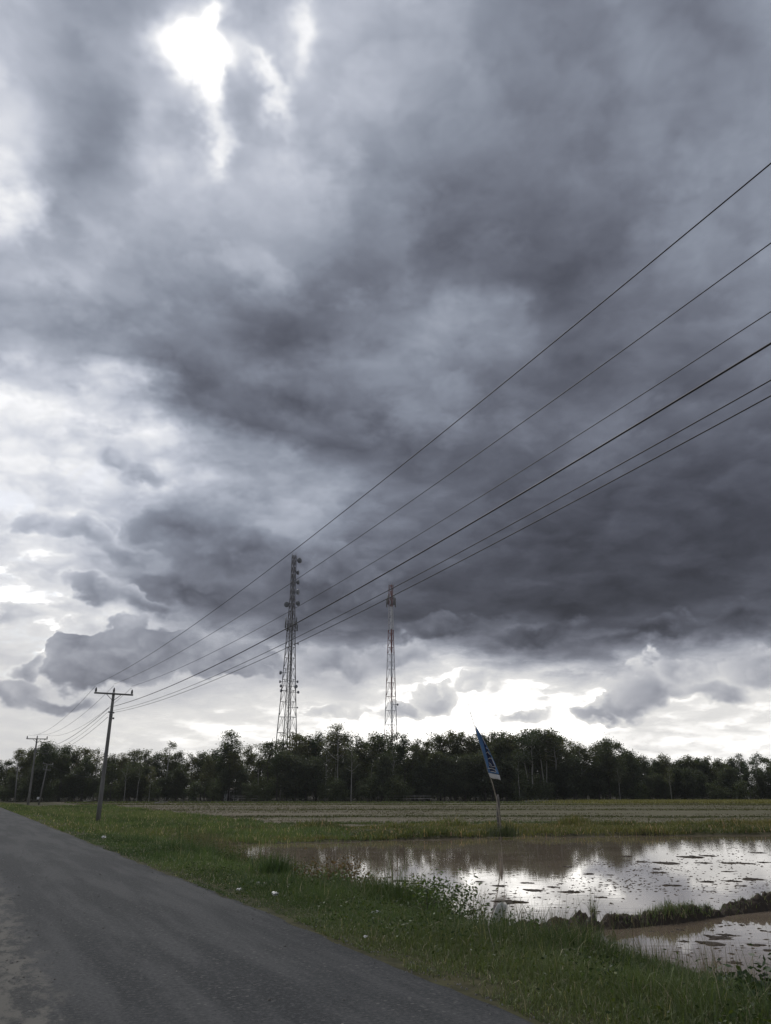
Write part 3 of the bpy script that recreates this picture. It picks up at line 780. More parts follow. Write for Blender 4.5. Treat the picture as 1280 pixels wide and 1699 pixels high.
# stubble and low bund lines on the dry fields
P_ = []; H_ = []; C_ = []; W_ = []
for (yy, slope, n, hh, cc) in [(57, .02, 5000, .32, (.055, .066, .028)), (70, .01, 6000, .26, (.050, .052, .026)), (92, .01, 6500, .30, (.060, .060, .030)), (122, 0, 8000, .36, (.066, .066, .030)), (140, 0, 10000, .5, (.062, .070, .030))]:
    x = rng.uniform(-.6 * yy, .68 * yy, n); y = yy + slope * x + fbm(x * .08, x * 0 + yy, 91, 3) * 2.5 + rng.normal(0, .45, n)
    k = rng.random(n) < .7 + vnoise(x * .05, x * 0 + yy, 93) * 1.1
    _, tq = st_of(x, y); k &= tq > 17
    x, y = x[k], y[k]; m_ = len(x)
    P_.append(np.stack([x, y, land(x, y)], 1)); H_.append(hh * .6 * rng.uniform(.4, 1.3, m_)); W_.append(rng.uniform(.05, .12, m_) * yy / 60); C_.append(np.array(cc) * 2.5 * rng.uniform(.85, 1.2, (m_, 1)))
n = 90000
x = rng.uniform(-75, 75, n); y = 52 + 100 * rng.random(n) ** 1.3
_, tq = st_of(x, y)
k = visible(x, y) & (tq > 17) & (y > np.interp(x, FAR_X, FAR_Y) + 9.5) & (fbm(x * .06, y * .25, 95, 3) > -.12)
x, y = x[k], y[k]; m_ = len(x)
P_.append(np.stack([x, y, land(x, y)], 1)); H_.append(rng.uniform(.04, .12, m_)); W_.append(rng.uniform(.04, .09, m_) * y / 70)
mixf = rng.random((m_, 1)); C_.append((np.array([.20, .17, .12]) * mixf + np.array([.15, .14, .085]) * (1 - mixf)) * rng.uniform(.7, 1.2, (m_, 1)))
# ripe strip at the far right
n = 30000
x = rng.uniform(24, 90, n); y = rng.uniform(134, 155, n); k = rng.random(n) < sstep(x, 22, 46)
x, y = x[k], y[k]; m_ = len(x)
P_.append(np.stack([x, y, land(x, y)], 1)); H_.append(rng.uniform(.3, .6, m_)); W_.append(rng.uniform(.08, .16, m_)); C_.append(np.array([.29, .26, .10]) * rng.uniform(.7, 1.25, (m_, 1)))
tag(blades(np.concatenate(P_), np.concatenate(H_), np.concatenate(W_), np.abs(rng.normal(.3, .25, sum(map(len, P_)))), np.concatenate(C_), 'field_stubble', M['grass']),
    'stubble and grass lines on the harvested fields before the wood', 'stubble', kind='stuff')
# short growth on the mud bank
n = 2300
l = rng.uniform(1.9, 12, n); l = np.where(rng.random(n) < .45, rng.normal(3.6, .7, n), l); l = l[l > 1.95]
n = len(l); wv_ = rng.normal(0, .4, n).clip(-.8, .8)
x = np.interp(l, ls, bx_) + wv_ * np.interp(l, ls, halfw) * np.interp(l, ls, nx_); y = np.interp(l, ls, by_) + wv_ * np.interp(l, ls, halfw) * np.interp(l, ls, ny_)
z = bund_top(l) - .10 * np.abs(wv_) - .03
h = rng.uniform(.04, .17, n) * (1 + .8 * np.exp(-((l - 3.4) / .5) ** 2))
tag(blades(np.stack([x, y, z], 1), h, rng.uniform(.006, .014, n), np.abs(rng.normal(.35, .3, n)), grass_col(n, x, y, .22, 1.35), 'bank_grass', M['grass']),
    'thin grass growing along the mud bank', 'grass', kind='stuff')
# airy seed stalks over the bank of the paddy, green low down and straw above
n = 5200
s = rng.uniform(3, 36, n); edge = np.interp(s, SH_S, SH_D); d = edge * rng.uniform(.72, 1.08, n)
x, y = xy_of(s, EDGE_T + d); k = visible(x, y, .1) & (rng.random(n) < .5 + 1.2 * fbm(x * .6, y * .6, 97, 3)); x, y = x[k], y[k]; m_ = len(x)
z = np.maximum(land(x, y), -.78)
tag(blades(np.stack([x, y, z], 1), rng.uniform(.35, .85, m_), rng.uniform(.003, .005, m_) * (1 + np.hypot(x, y) / 18), np.abs(rng.normal(.16, .14, m_)), np.array([.24, .19, .125]) * rng.uniform(.6, 1.2, (m_, 1)), 'seed_stalks', M['grass'], bendk=.25),
    'thin straw coloured seed stalks along the edge of the paddy', 'grass', kind='stuff')

# ------------------------------------------------------------------ leafy plants
def leaf_cloud(centers, n_each, sigma, size, colf, aspect=.5, upb=.3):
    C = np.repeat(centers, n_each, 0); n = len(C)
    p = C + rng.normal(0, 1, (n, 3)) * sigma
    a = rng.normal(0, 1, (n, 3)); a[:, 2] = a[:, 2] * .6 + upb; a /= np.linalg.norm(a, axis=1)[:, None]
    b_ = np.cross(a, rng.normal(0, 1, (n, 3))); b_ /= np.linalg.norm(b_, axis=1)[:, None] + 1e-9
    L = rng.uniform(size[0], size[1], (n, 1)); Wd_ = L * aspect * rng.uniform(.7, 1.2, (n, 1))
    V = np.stack([p - a * L * .5, p + b_ * Wd_ * .5, p + a * L * .5, p - b_ * Wd_ * .5], 1).reshape(-1, 3)
    k = np.arange(n) * 4
    Q = np.stack([k, k + 1, k + 2, k + 3], 1)
    col = np.repeat(colf(n, p), 4, 0)
    return V, Q, col
def leaf_tint(lo=.6, hi=1.35, warm=.15):
    def f(n, p):
        c_ = rng.uniform(lo, hi, (n, 1)) * np.ones((1, 3))
        w_ = rng.random(n) < warm
        c_[w_] *= np.array([1.35, 1.15, .8])
        return c_
    return f
def weed(name, px, py, z, r, h, n, size, mat, label, cat='weed', stems=9, stem_mat=None, squash=1.0):
    p = on_ground(px, py, z); p[2] = float(land(np.array([p[0]]), np.array([p[1]]))[0]) - .02 if z > -.6 else z
    root = empty(name, p)
    c_ = rng.normal(0, 1, (stems, 3)) * np.array([r * .55, r * .55, h * .18]) + np.array([0, 0, h * .6])
    c_[:, 2] = np.clip(c_[:, 2], .06, h)
    mb = MB()
    for q in c_: mb.tube([(q[0] * .4, q[1] * .4, -.02), (q[0] * .8, q[1] * .8, q[2] * .6), q + np.array([0, 0, h * .15])], [.008, .006, .003], 4)
    mb.build('stem', stem_mat or M['bark'], root)
    V, Q, col = leaf_cloud(c_, n // stems, np.array([r * .3, r * .3, h * .22]), size, leaf_tint(), .5)
    V[:, 2] = np.maximum(V[:, 2], .01)
    link('foliage', np_mesh('foliage', V, None, colors=col, quads=Q), mat, root)
    tag(root, label, cat); return root
M['weed'] = foliage('weed_leaves', (.095, .135, .050), (.125, .165, .065), .5, .3)
M['weed_dark'] = foliage('dark_weed_leaves', (.050, .075, .034), (.060, .088, .040), .5, .2)
M['weed_red'] = foliage('reddish_weed_leaves', (.17, .115, .07), (.22, .15, .09), .6, .3)
# low broad leaves mixed into the verge
n = 300
s = rng.uniform(3.5, 30, n * 4); d = rng.uniform(.15, 5.2, n * 4); x, y = xy_of(s, EDGE_T + d)
k = visible(x, y) & (d < np.interp(s, SH_S, SH_D)) & (fbm(x * .5, y * .5, 99, 3) > -.05); x, y = x[k][:n], y[k][:n]
V, Q, col = leaf_cloud(np.stack([x, y, land(x, y) + rng.uniform(.05, .2, len(x))], 1), 24, np.array([.12, .12, .05]), (.022, .055), leaf_tint(.35, 1.05, .3), .5)
tag(link('verge_weeds', np_mesh('verge_weeds', V, None, colors=col, quads=Q), M['weed']), 'low broad leaved weeds mixed through the roadside grass', 'weeds', kind='stuff')
# looser, taller weeds along the water's edge
n = 520
s = rng.uniform(6.5, 33, n * 3); edge = np.interp(s, SH_S, SH_D); d = edge * rng.uniform(.70, 1.03, n * 3); x, y = xy_of(s, EDGE_T + d)
k = visible(x, y) & (fbm(x * .45, y * .45, 111, 3) > .02) & (np.hypot(x - STUMP[0], y - STUMP[1]) > 1.3) & (s > 10); x, y = x[k][:n], y[k][:n]
zt = np.maximum(land(x, y), -.72); C3 = []
for k in range(len(x)):
    hk = rng.uniform(.15, .5)
    for q in range(4): C3.append((x[k] + rng.normal(0, .07), y[k] + rng.normal(0, .07), zt[k] + hk * (.3 + .23 * q)))
V, Q, col = leaf_cloud(np.array(C3), 9, np.array([.07, .07, .05]), (.025, .07), leaf_tint(.5, 1.25, .3), .42)
tag(link('shore_weeds', np_mesh('shore_weeds', V, None, colors=col, quads=Q), M['weed']), 'loose leafy weeds along the edge of the flooded paddy', 'weeds', kind='stuff')
weed('leafy_weed', 715, 1530, -.42, .55, .58, 1500, (.035, .085), M['weed'], 'bushy light green weed at the edge of the verge left of the concrete stump')
weed('leafy_weed', 765, 1535, -.5, .30, .34, 500, (.03, .07), M['weed'], 'low leafy weed between the bushy weed and the concrete stump')
weed('leafy_weed', 850, 1556, -.5, .30, .30, 420, (.03, .07), M['weed'], 'low weed just right of the concrete stump')
weed('reddish_weed', 575, 1482, -.5, .62, .62, 900, (.04, .10), M['weed_red'], 'reddish brown straggly weed between grass and the flooded paddy', stems=16)
weed('reddish_weed', 615, 1500, -.55, .40, .48, 500, (.03, .09), M['weed_red'], 'smaller dull brown weed at the water right of the reddish weed', stems=12)
weed('leafy_weed', 545, 1480, -.4, .55, .42, 800, (.04, .10), M['weed'], 'spreading green weed beside the reddish weed and tall grass clump')
weed('broadleaf_weed', 1268, 1698, -.25, .32, .40, 420, (.05, .11), M['weed_dark'], 'dark broad leaved weed in the bottom right corner', stems=12)
weed('broadleaf_weed', 1215, 1650, -.35, .20, .30, 60, (.06, .12), M['weed_dark'], 'small dark weed with long leaves left of the corner weed', stems=5)
weed('broadleaf_weed', 940, 1572, -.55, .26, .26, 160, (.05, .10), M['weed_dark'], 'dark low weed at the foot of the mud mound')
def tuft(px, py, z, n, h, spread, label, col, name='grass_tuft', lean=.22, wd=.010):
    p = on_ground(px, py, z)
    if z > -.6: p[2] = float(land(np.array([p[0]]), np.array([p[1]]))[0]) - .02
    P0 = np.zeros((n, 3)); P0[:, :2] = rng.normal(0, spread, (n, 2))
    o = blades(P0, rng.uniform(.5, 1.1, n) * h, rng.uniform(.6, 1.4, n) * wd, np.abs(rng.normal(lean, .18, n)), np.array(col) * rng.uniform(.6, 1.4, (n, 1)), name, M['grass'])
    o.location = p; tag(o, label, 'grass tuft'); return o
tuft(458, 1466, -.4, 420, .66, .20, 'tall dark green grass clump at the paddy edge, left of the reddish weed', (.085, .125, .050), wd=.016)
tuft(985, 1532, -.62, 45, .50, .03, 'narrow upright grass tuft at the left end of the mud bank', (.16, .17, .08), lean=.1)
tuft(1065, 1524, -.56, 120, .50, .10, 'spiky grass tuft in the middle of the mud bank', (.17, .17, .09), lean=.38)
tuft(1010, 1530, -.58, 60, .22, .08, 'low dry grass tuft on the mud bank between the two taller ones', (.24, .20, .13), lean=.5)
tuft(1150, 1517, -.55, 140, .26, .09, 'low bushy grass tuft on the mud bank toward the right edge', (.13, .15, .07), lean=.4)
tuft(835, 1388, -.6, 260, .75, .36, 'dark grass clump round the foot of the banner pole', (.085, .10, .05), wd=.03)
HAZE = 1.25e-4

# ------------------------------------------------------------------ trees of the wood
FIELD_Z = -.60
PROFILE = [(-120, 1258), (-60, 1262), (0, 1256), (20, 1247), (45, 1234), (62, 1228), (75, 1226), (100, 1234), (125, 1238), (160, 1242), (185, 1242), (240, 1243), (300, 1243), (335, 1238), (360, 1232), (372, 1222), (395, 1238), (430, 1230), (455, 1222), (475, 1214), (500, 1211), (530, 1214),
           (558, 1204), (575, 1210), (600, 1216), (625, 1212), (655, 1207), (685, 1217), (712, 1222), (740, 1213), (770, 1209), (800, 1212), (830, 1210), (870, 1207), (905, 1205), (935, 1210), (952, 1222), (965, 1236), (980, 1240), (995, 1226), (1010, 1218), (1030, 1220), (1045, 1238), (1070, 1254), (1095, 1250), (1125, 1252), (1160, 1248), (1195, 1252), (1220, 1251), (1240, 1256), (1258, 1250), (1280, 1252), (1340, 1246), (1400, 1252), (1480, 1248)]
PRX = [p[0] for p in PROFILE]; PRY = [p[1] for p in PROFILE]
def tree_proto(seed, H, base, rad, nl, npl, sig, size, sparse_top=0.0, fork=0, twist=.25):
    """trunk with limbs, crown of leaf clumps; unit metres, origin at the foot"""
    r = np.random.default_rng(seed)
    mb = MB(); cent = []
    stems = fork if fork else 1
    for k in range(stems):
        a0 = 2 * math.pi * k / max(stems, 1) + r.uniform(0, 1)
        sp = (.09 * H if fork else 0)
        n = 8; zz = np.linspace(0, 1, n)
        px_ = np.cos(a0) * sp * zz ** .8 + r.normal(0, .012 * H, n) * zz; py_ = np.sin(a0) * sp * zz ** .8 + r.normal(0, .012 * H, n) * zz
        pts = np.stack([px_, py_, zz * H * .93], 1)
        r0 = .0115 * H / (1.25 if fork else 1)
        mb.tube(pts, r0 * (1 - .85 * zz) + .012, 6)
        for j in range(nl // stems):
            u = base + (.97 - base) * (j + r.uniform(0, 1)) / (nl // stems)
            o_ = np.array([np.interp(u * .999, zz * .93, pts[:, i]) if i < 2 else u * H * .95 for i in range(3)])
            o_[2] = min(o_[2], H * .92)
            an = r.uniform(0, 2 * math.pi); up = r.uniform(.25, .85)
            rel = (u - base) / (1 - base + 1e-6)
            reach = rad * (1.0 - .55 * rel ** 1.5) * (.55 + .45 * min(1, rel * 4 + .3)) * r.uniform(.7, 1.15)
            e = o_ + np.array([math.cos(an) * reach, math.sin(an) * reach, reach * up])
            midp = (o_ + e) / 2 + np.array([0, 0, -.08 * reach])
            mb.tube([o_, midp, e], [.0045 * H, .003 * H, .012], 4)
            for q in range(npl):
                f = r.uniform(.45, 1.05)
                c_ = o_ + (e - o_) * f + r.normal(0, sig * 1.0, 3)
                if q % 2 == 0: mb.tube([o_ + (e - o_) * f * .7, c_], [.02, .008], 3, caps=False)
                cent.append(c_)
        cent.append(pts[-1] + np.array([0, 0, .3])); cent.append(pts[-1] + np.array([0, 0, -.2]))
    cent = np.array(cent)
    return mb, cent
LEAVES = {}
def proto(key, seed, n_leaf, sig, size, bark, leaf, **kw):
    mb, cent = tree_proto(seed, sig=sig, size=size, **kw)
    global rng
    V, Q, col = leaf_cloud(cent, max(1, n_leaf // len(cent)), np.array([sig, sig, sig * .75]), size, leaf_tint(.55, 1.4, .12), .55)
    keep_h = kw['H']
    tm = mb.mesh('trunk'); tm.materials.append(M[bark])
    cm = np_mesh('crown', V, None, colors=col, quads=Q); cm.materials.append(M[leaf])
    LEAVES[key] = (tm, cm, float(V[:, 2].max()))
T_KIND = []
for k in range(6):
    proto(f'tall{k}', 200 + k, 3600, .50, (.22, .48), 'bark', 'leaf', H=14, base=.40 + .05 * (k % 3), rad=2.5 + .3 * (k % 2), nl=15, npl=5)
for k in range(4):
    proto(f'airy{k}', 230 + k, 1700, .42, (.20, .42), 'bark_pale', 'leaf', H=14, base=.50, rad=2.7, nl=13, npl=5)
for k in range(5):
    proto(f'dense{k}', 260 + k, 7000, .80, (.3, .6), 'bark', 'leaf_dark', H=13, base=.12, rad=3.2, nl=22, npl=4)
for k in range(4):
    proto(f'shrub{k}', 290 + k, 2600, .50, (.22, .46), 'bark', 'shrub', H=5, base=.06, rad=1.9, nl=16, npl=3)
proto('fork0', 320, 2800, .48, (.2, .44), 'bark_pale', 'leaf', H=14, base=.50, rad=2.6, nl=18, npl=5, fork=3)
proto('fork1', 321, 2400, .48, (.2, .44), 'bark_pale', 'leaf', H=14, base=.52, rad=2.4, nl=16, npl=5, fork=2)
proto('spire', 330, 2300, .45, (.22, .46), 'bark', 'leaf', H=14, base=.30, rad=1.7, nl=24, npl=4)
proto('whip', 331, 420, .32, (.2, .4), 'bark_pale', 'leaf', H=14, base=.80, rad=1.5, nl=6, npl=4)
proto('round', 332, 4200, .62, (.24, .48), 'bark', 'leaf_dark', H=14, base=.35, rad=3.5, nl=24, npl=5)
def plant_tree(key, px, Y, top_py, name, label, cat='tree', group=None, wide=1.0, sink=0.0):
    X = Y * (px - PX_CX) / math.hypot(PX_F, PX_HORIZON - PX_CY)
    top = at_depth(px, top_py, Y)[2]
    tm, cm, zmax = LEAVES[key]
    sc = (top - FIELD_Z) / zmax
    o = empty(name, (X, Y, FIELD_Z - .05), random.uniform(0, 6.28))
    o.scale = (sc * wide, sc * wide, sc)
    for nm, me in (('trunk', tm), ('crown', cm)):
        c_ = bpy.data.objects.new(nm, me); COL.objects.link(c_); c_.parent = o
    tag(o, label, cat, group)
    return o
SECT = [(-100, 75, 'left of the distant pole'), (75, 175, 'between the two poles'), (175, 365, 'right of the near pole'), (365, 465, 'just left of the left tower'), (465, 645, 'between the two towers'), (645, 800, 'from right tower to banner'), (800, 965, 'right of the banner'), (965, 1070, 'beside the tall round tree'), (1070, 1240, 'at the low right end'), (1240, 1400, 'at the right edge')]
def sect(px):
    for a, b_, s_ in SECT:
        if a <= px < b_: return s_
    return 'at the edge'
ADJ = {'tall': ('tall leafy tree', 'tree'), 'airy': ('thin airy tree', 'tree'), 'dens': ('dense dark tree', 'tree'), 'shru': ('low green shrub', 'shrub'), 'fork': ('pale forked tree', 'tree'), 'spir': ('narrow spire shaped tree', 'tree'), 'roun': ('round crowned tree', 'tree')}
COUNT = {}
ORD = ['', 'first', 'second', 'third', 'fourth', 'fifth', 'sixth', 'seventh', 'eighth', 'ninth', 'tenth', 'eleventh', 'twelfth'] + ['later'] * 20
def row_tree(key, px, Y, dy, where):
    a, cat = ADJ[key[:4]]
    s_ = sect(px)
    top = float(np.interp(px, PRX, PRY)) + dy
    nm = {'tall': 'tall_tree', 'airy': 'airy_tree', 'dens': 'dense_tree', 'shru': 'shrub', 'fork': 'forked_tree', 'roun': 'round_tree', 'spir': 'spire_tree'}[key[:4]]
    ck = (a, where, s_); COUNT[ck] = COUNT.get(ck, 0) + 1
    if where == 'back row': lab, grp = f"{a} in the wood's back row, {s_}", f'{a}s, back row, {s_}'
    else: lab, grp = f"{ORD[COUNT[ck]]} {a} from left, wood's {where}, {s_}", f'trees and shrubs of the {where}'
    plant_tree(key, px, Y, top, nm, lab, cat, grp, wide=random.uniform(.9, 1.2))
# middle row carries the skyline
px = -80
i = 0
while px < 1440:
    open_ = (80 < px < 170) or (400 < px < 720) or (930 < px < 985) or px > 1238
    key = random.choice(['airy0', 'airy1', 'airy2', 'airy3', 'tall0', 'tall3']) if open_ and random.random() < .62 else f'tall{random.randrange(6)}'
    if 1040 < px < 1235: key = f'dense{random.randrange(5)}' if random.random() < .6 else f'tall{random.randrange(6)}'
    row_tree(key, px, 163 + random.uniform(-2.5, 2.5), random.uniform(-3, 7), 'middle row')
    px += random.uniform(15, 23)
# back rows fill the dark depth
px = -80
while px < 1440:
    row_tree(f'dense{random.randrange(5)}' if random.random() < .65 else f'tall{random.randrange(6)}', px, 174 + random.uniform(-3, 3), random.uniform(14, 30) if not (1040 < px < 1235) else random.uniform(4, 14), 'back row')
    px += random.uniform(19, 27)
px = -80
while px < 1440:
    row_tree(f'dense{random.randrange(5)}', px, 190 + random.uniform(-3, 3), random.uniform(34, 52) if not (1040 < px < 1235) else random.uniform(15, 25), 'back row')
    px += random.uniform(24, 32)
# low front growth along the field
px = -70
while px < 1430:
    k = random.random()
    hgt = 1328 - float(np.interp(px, PRX, PRY))
    if k < .62: row_tree(f'dense{random.randrange(5)}', px, 157 + random.uniform(-1.5, 1.5), hgt * random.uniform(.22, .52), 'front row')
    elif k < .72: row_tree(f'tall{random.randrange(6)}', px, 158 + random.uniform(-1.5, 1.5), hgt * random.uniform(.1, .3), 'front row')
    else: row_tree(f'shrub{random.randrange(4)}', px, 154.5 + random.uniform(-1, 1), hgt * random.uniform(.5, .7), 'front row')
    px += random.uniform(12, 18)
px = -60
while px < 1430:
    hgt = 1328 - float(np.interp(px, PRX, PRY))
    row_tree(f'shrub{random.randrange(4)}', px, 168 + random.uniform(-2, 2), hgt * random.uniform(.48, .62), 'middle row')
    px += random.uniform(17, 26)
# those one can single out
plant_tree('spire', 380, 160, 1207, 'spire_tree', 'tall ragged pointed tree rising above the wood left of the left tower', wide=1.15)
plant_tree('whip', 276, 160, 1226, 'bare_topped_tree', 'thin tree with a small leaf tuft above the wood right of the near pole')
plant_tree('airy1', 560, 160, 1194, 'airy_tree', 'tallest open crowned tree midway between the two towers', wide=.95)
plant_tree('airy2', 628, 160, 1210, 'airy_tree', 'open crowned tree just left of the right tower', wide=1.0)
plant_tree('fork0', 882, 156.5, 1203, 'forked_tree', 'tall tree with several pale trunks fanning out right of the banner', wide=1.15)
plant_tree('fork1', 905, 158, 1204, 'forked_tree', 'slimmer pale forked tree beside the fanning trunks right of the banner', wide=1.1)
plant_tree('airy3', 925, 158.5, 1203, 'airy_tree', 'wide lacy crowned tree leaning over the gap right of the banner', wide=1.35)
plant_tree('airy0', 968, 159, 1229, 'airy_tree', 'small see through tree filling the gap left of the tall round tree', wide=1.0)
plant_tree('round', 1012, 157, 1214, 'round_tree', 'tall round dark tree standing out above the low tree line at right', wide=.85)
plant_tree('dense2', 1052, 157.5, 1240, 'dense_tree', 'dark tree sloping down from the tall round tree', wide=.9)
plant_tree('airy0', 1260, 158, 1246, 'airy_tree', 'sparse tree with sky showing through at the right edge', wide=1.1)
plant_tree('whip', 1232, 160, 1246, 'bare_topped_tree', 'thin poking tree top near the right edge of the wood')
plant_tree('tall2', 66, 158, 1226, 'tall_tree', 'high crowned tree behind the top of the second power pole', wide=1.1)
for px_, top_, lab in [(208, 1262, 'first slender tree with pale bare trunk right of the near power pole'), (229, 1260, 'second slender tree with pale bare trunk right of the near power pole'), (249, 1268, 'third shorter slender pale tree right of the near power pole'), (583, 1232, 'slender pale trunked tree in front of the wood between the towers'), (1028, 1268, 'thin pale trunk standing before the wood under the tall round tree'), (1113, 1270, 'thin pale trunk standing before the low tree line at right'), (862, 1240, 'thin pale trunk just left of the fanning trunks')]:
    plant_tree('airy%d' % (px_ % 4), px_, 153.5, top_, 'slender_tree', lab, wide=.75)

# ------------------------------------------------------------------ telecom towers
def height_at(py, px, Y): return float(at_depth(px, py, Y)[2])
def lattice(root, corners_fn, zs, mat, leg_r, br_r, nm_leg='leg', inner=True):
    nC = len(corners_fn(0))
    for k in range(nC):
        pts = [corners_fn(z)[k] for z in zs]
        MB().tube(pts, leg_r, 5).build(nm_leg, mat, root)
    for i in range(len(zs) - 1):
        mb = MB()
        a = corners_fn(zs[i]); b_ = corners_fn(zs[i + 1])
        for k in range(nC):
            k2 = (k + 1) % nC
            m0 = (np.array(a[k]) + np.array(a[k2])) / 2; m1 = (np.array(b_[k]) + np.array(b_[k2])) / 2
            mb.tube([b_[k], b_[k2]], br_r * 1.15, 4, caps=False)
            mb.tube([a[k], m1], br_r, 4, caps=False); mb.tube([a[k2], m1], br_r, 4, caps=False)
        mb.build('bracing', mat, root)
def rot_to(axis):
    return np.array(Vector(axis).normalized().to_track_quat('Z', 'Y').to_matrix())
def dish(root, tower_xyz, px, py, r_px, axis, Y, label=None):
    p = at_depth(px, py, Y) - np.array(tower_xyz)
    r = r_px * Y / 1358
    Rm = rot_to(axis); mb = MB()
    mb.lathe([(0.02, -r * .75), (r * .45, -r * .62), (r * .92, -r * .25), (r, -r * .12), (r, r * .35), (r * .96, r * .40), (r * .6, r * .47), (.01, r * .5)], 16, (Rm, p))
    d_ = mb.build('dish_antenna', M['dish'] if label == 'pale' else M['dish_back'], root, smooth=False)
    c_ = np.array([0, 0, p[2]]); q = p - Rm[:, 2] * r * .5
    inner = c_ + (q - c_) * (1 - min(1, (np.linalg.norm((q - c_)[:2]) - .3) / (np.linalg.norm((q - c_)[:2]) + 1e-6)))
    MB().tube([q, inner], .07, 5).build('mount_arm', M['galv'], d_)
    return d_
Y1 = 232.0
base1 = np.array([Y1 * (472.4 - PX_CX) / math.hypot(PX_F, 459.5), Y1, FIELD_Z])
tw1 = empty('lattice_tower', base1)
H1 = height_at(922, 489, Y1) - FIELD_Z
WID = [(0, 5.2), (18, 4.1), (28, 3.2), (40, 2.3), (48, 1.8), (54, 1.35), (58, 1.1), (H1, 1.02)]
def c4(z, ang=R(24)):
    w = np.interp(z, [a for a, _ in WID], [b_ for _, b_ in WID]) / math.sqrt(2)
    return [(w * math.cos(ang + k * math.pi / 2), w * math.sin(ang + k * math.pi / 2), z) for k in range(4)]
zs = list(np.arange(0, 27, 4.4)) + list(np.arange(26.4, 46, 3.2)) + list(np.arange(46.6, H1 - .6, 2.3)) + [H1]
lattice(tw1, c4, zs, M['tower_faded'], [.15 - .06 * z / H1 for z in zs], .048)
mb = MB(); lad = [(-.3, -.2, z) for z in (0.0, H1 - 1)]
mb.tube(lad, .05, 4); mb.tube([(.15, -.2, 0), (.15, -.2, H1 - 1)], .05, 4)
for z in np.arange(1, H1 - 1, .9): mb.tube([(-.3, -.2, z), (.15, -.2, z)], .03, 3, caps=False)
mb.build('ladder', M['tower'], tw1)
mb = MB(); mb.tube([(.1, .1, 0.5), (.1, .1, H1 - 6)], .11, 5); mb.tube([(.3, .25, 0.5), (.3, .25, H1 - 14)], .09, 5); mb.build('cable_run', M['dark_iron'], tw1)
for zz_ in (height_at(1046, 483, Y1) - FIELD_Z, height_at(1036, 484, Y1) - FIELD_Z):
    mb = MB(); w = 1.75
    for k in range(4):
        a = R(24) + k * math.pi / 2; b2 = a + math.pi / 2
        A_ = np.array((w * math.cos(a), w * math.sin(a), zz_)); B_ = np.array((w * math.cos(b2), w * math.sin(b2), zz_))
        mb.tube([A_, B_], .07, 4); mb.tube([A_ + [0, 0, 1.0], B_ + [0, 0, 1.0]], .04, 4); mb.tube([A_, A_ + [0, 0, 1.0]], .04, 4)
        mb.tube([A_, (0, 0, zz_)], .05, 4)
    mb.build('platform', M['tower'], tw1)
for k in range(9):
    a = k * 2 * math.pi / 9 + .2; zc = height_at(1041 - (k % 3) * 5, 484, Y1) - FIELD_Z
    MB().box((1.85 * math.cos(a), 1.85 * math.sin(a), zc), (.32, .2, 2.1), np.array(Matrix.Rotation(a, 3, 'Z'))).build('panel_antenna', M['panel'] if k % 2 else M['dish_back'], tw1)
for (dx, dy, rr, ax, lab) in [(497, 930, 5, (.8, -.6, .05), None), (494.5, 950, 4, (1, -.3, 0), None), (494.5, 966, 4.2, (1, -.35, 0), None), (494.5, 982, 5, (.9, -.2, 0), 'pale'), (494.5, 1001, 4.4, (.8, -.6, 0), None), (476.5, 1003, 5, (-.45, -.9, 0), None),
                              (466, 1116, 3.4, (-.9, -.5, 0), 'pale'), (465, 1131, 2.6, (-1, -.3, 0), 'pale'), (466, 1138, 2.6, (-1, -.4, 0), 'pale'), (467, 1146, 2.8, (-.8, -.6, 0), 'pale'), (494, 1131, 2.4, (1, -.3, 0), 'pale'), (491.5, 1139, 3.0, (.3, -1, 0), 'pale'), (495, 1148.5, 2.5, (.8, -.6, 0), 'pale'), (495, 1068, 1.8, (1, -.2, 0), None), (494, 1174, 1.5, (1, -.3, 0), None)]:
    dish(tw1, base1, dx, dy, rr, ax, Y1, lab)
MB().tube([(.5, .3, H1 - .2), (.5, .3, H1 + 1.4)], .05, 4).tube([(-.5, -.3, H1 - .2), (-.5, -.3, H1 + 1.0)], .05, 4).build('lightning_rod', M['tower'], tw1)
tag(tw1, 'tall lattice tower hung with round dish antennas, left of the two towers', 'tower')

Y2 = 214.0
base2 = np.array([Y2 * 9.9 / math.hypot(PX_F, 459.5), Y2, FIELD_Z])
tw2 = empty('lattice_tower', base2)
H2 = height_at(971, 649, Y2) - FIELD_Z
def c3(z):
    w = np.interp(z, [0, 16, 30, 44, 50, H2], [4.2, 3.35, 2.4, 1.45, 1.2, 1.15]) / math.sqrt(3)
    return [(w * math.cos(R(-90 + 8) + k * 2 * math.pi / 3), w * math.sin(R(-90 + 8) + k * 2 * math.pi / 3), z) for k in range(3)]
zs = list(np.arange(0, 33, 3.7)) + list(np.arange(33.3, H2 - .5, 2.0)) + [H2]
lattice(tw2, c3, zs, M['tower_paint'], [.12 - .045 * z / H2 for z in zs], .038)
mb = MB(); mb.tube([(0, 0, 0), (0, 0, H2 - 2)], .10, 5); mb.tube([(.25, .1, 0), (.25, .1, H2 - 2)], .06, 4); mb.build('cable_run', M['tower_paint'], tw2)
for k in range(8):
    a = k * math.pi / 4; zc = height_at(994 if k % 2 else 1000, 649, Y2) - FIELD_Z
    MB().box((1.2 * math.cos(a), 1.2 * math.sin(a), zc), (.3, .2, 2.6), np.array(Matrix.Rotation(a, 3, 'Z'))).build('panel_antenna', M['panel'] if k % 2 else M['tower'], tw2)
mb = MB()
for k in range(3):
    a = k * 2 * math.pi / 3
    for zc in (992, 1003): 
        zq = height_at(zc, 649, Y2) - FIELD_Z
        mb.tube([(1.15 * math.cos(a), 1.15 * math.sin(a), zq), (1.15 * math.cos(a + 2.0944), 1.15 * math.sin(a + 2.0944), zq)], .06, 4)
mb.build('mount_frame', M['tower'], tw2)
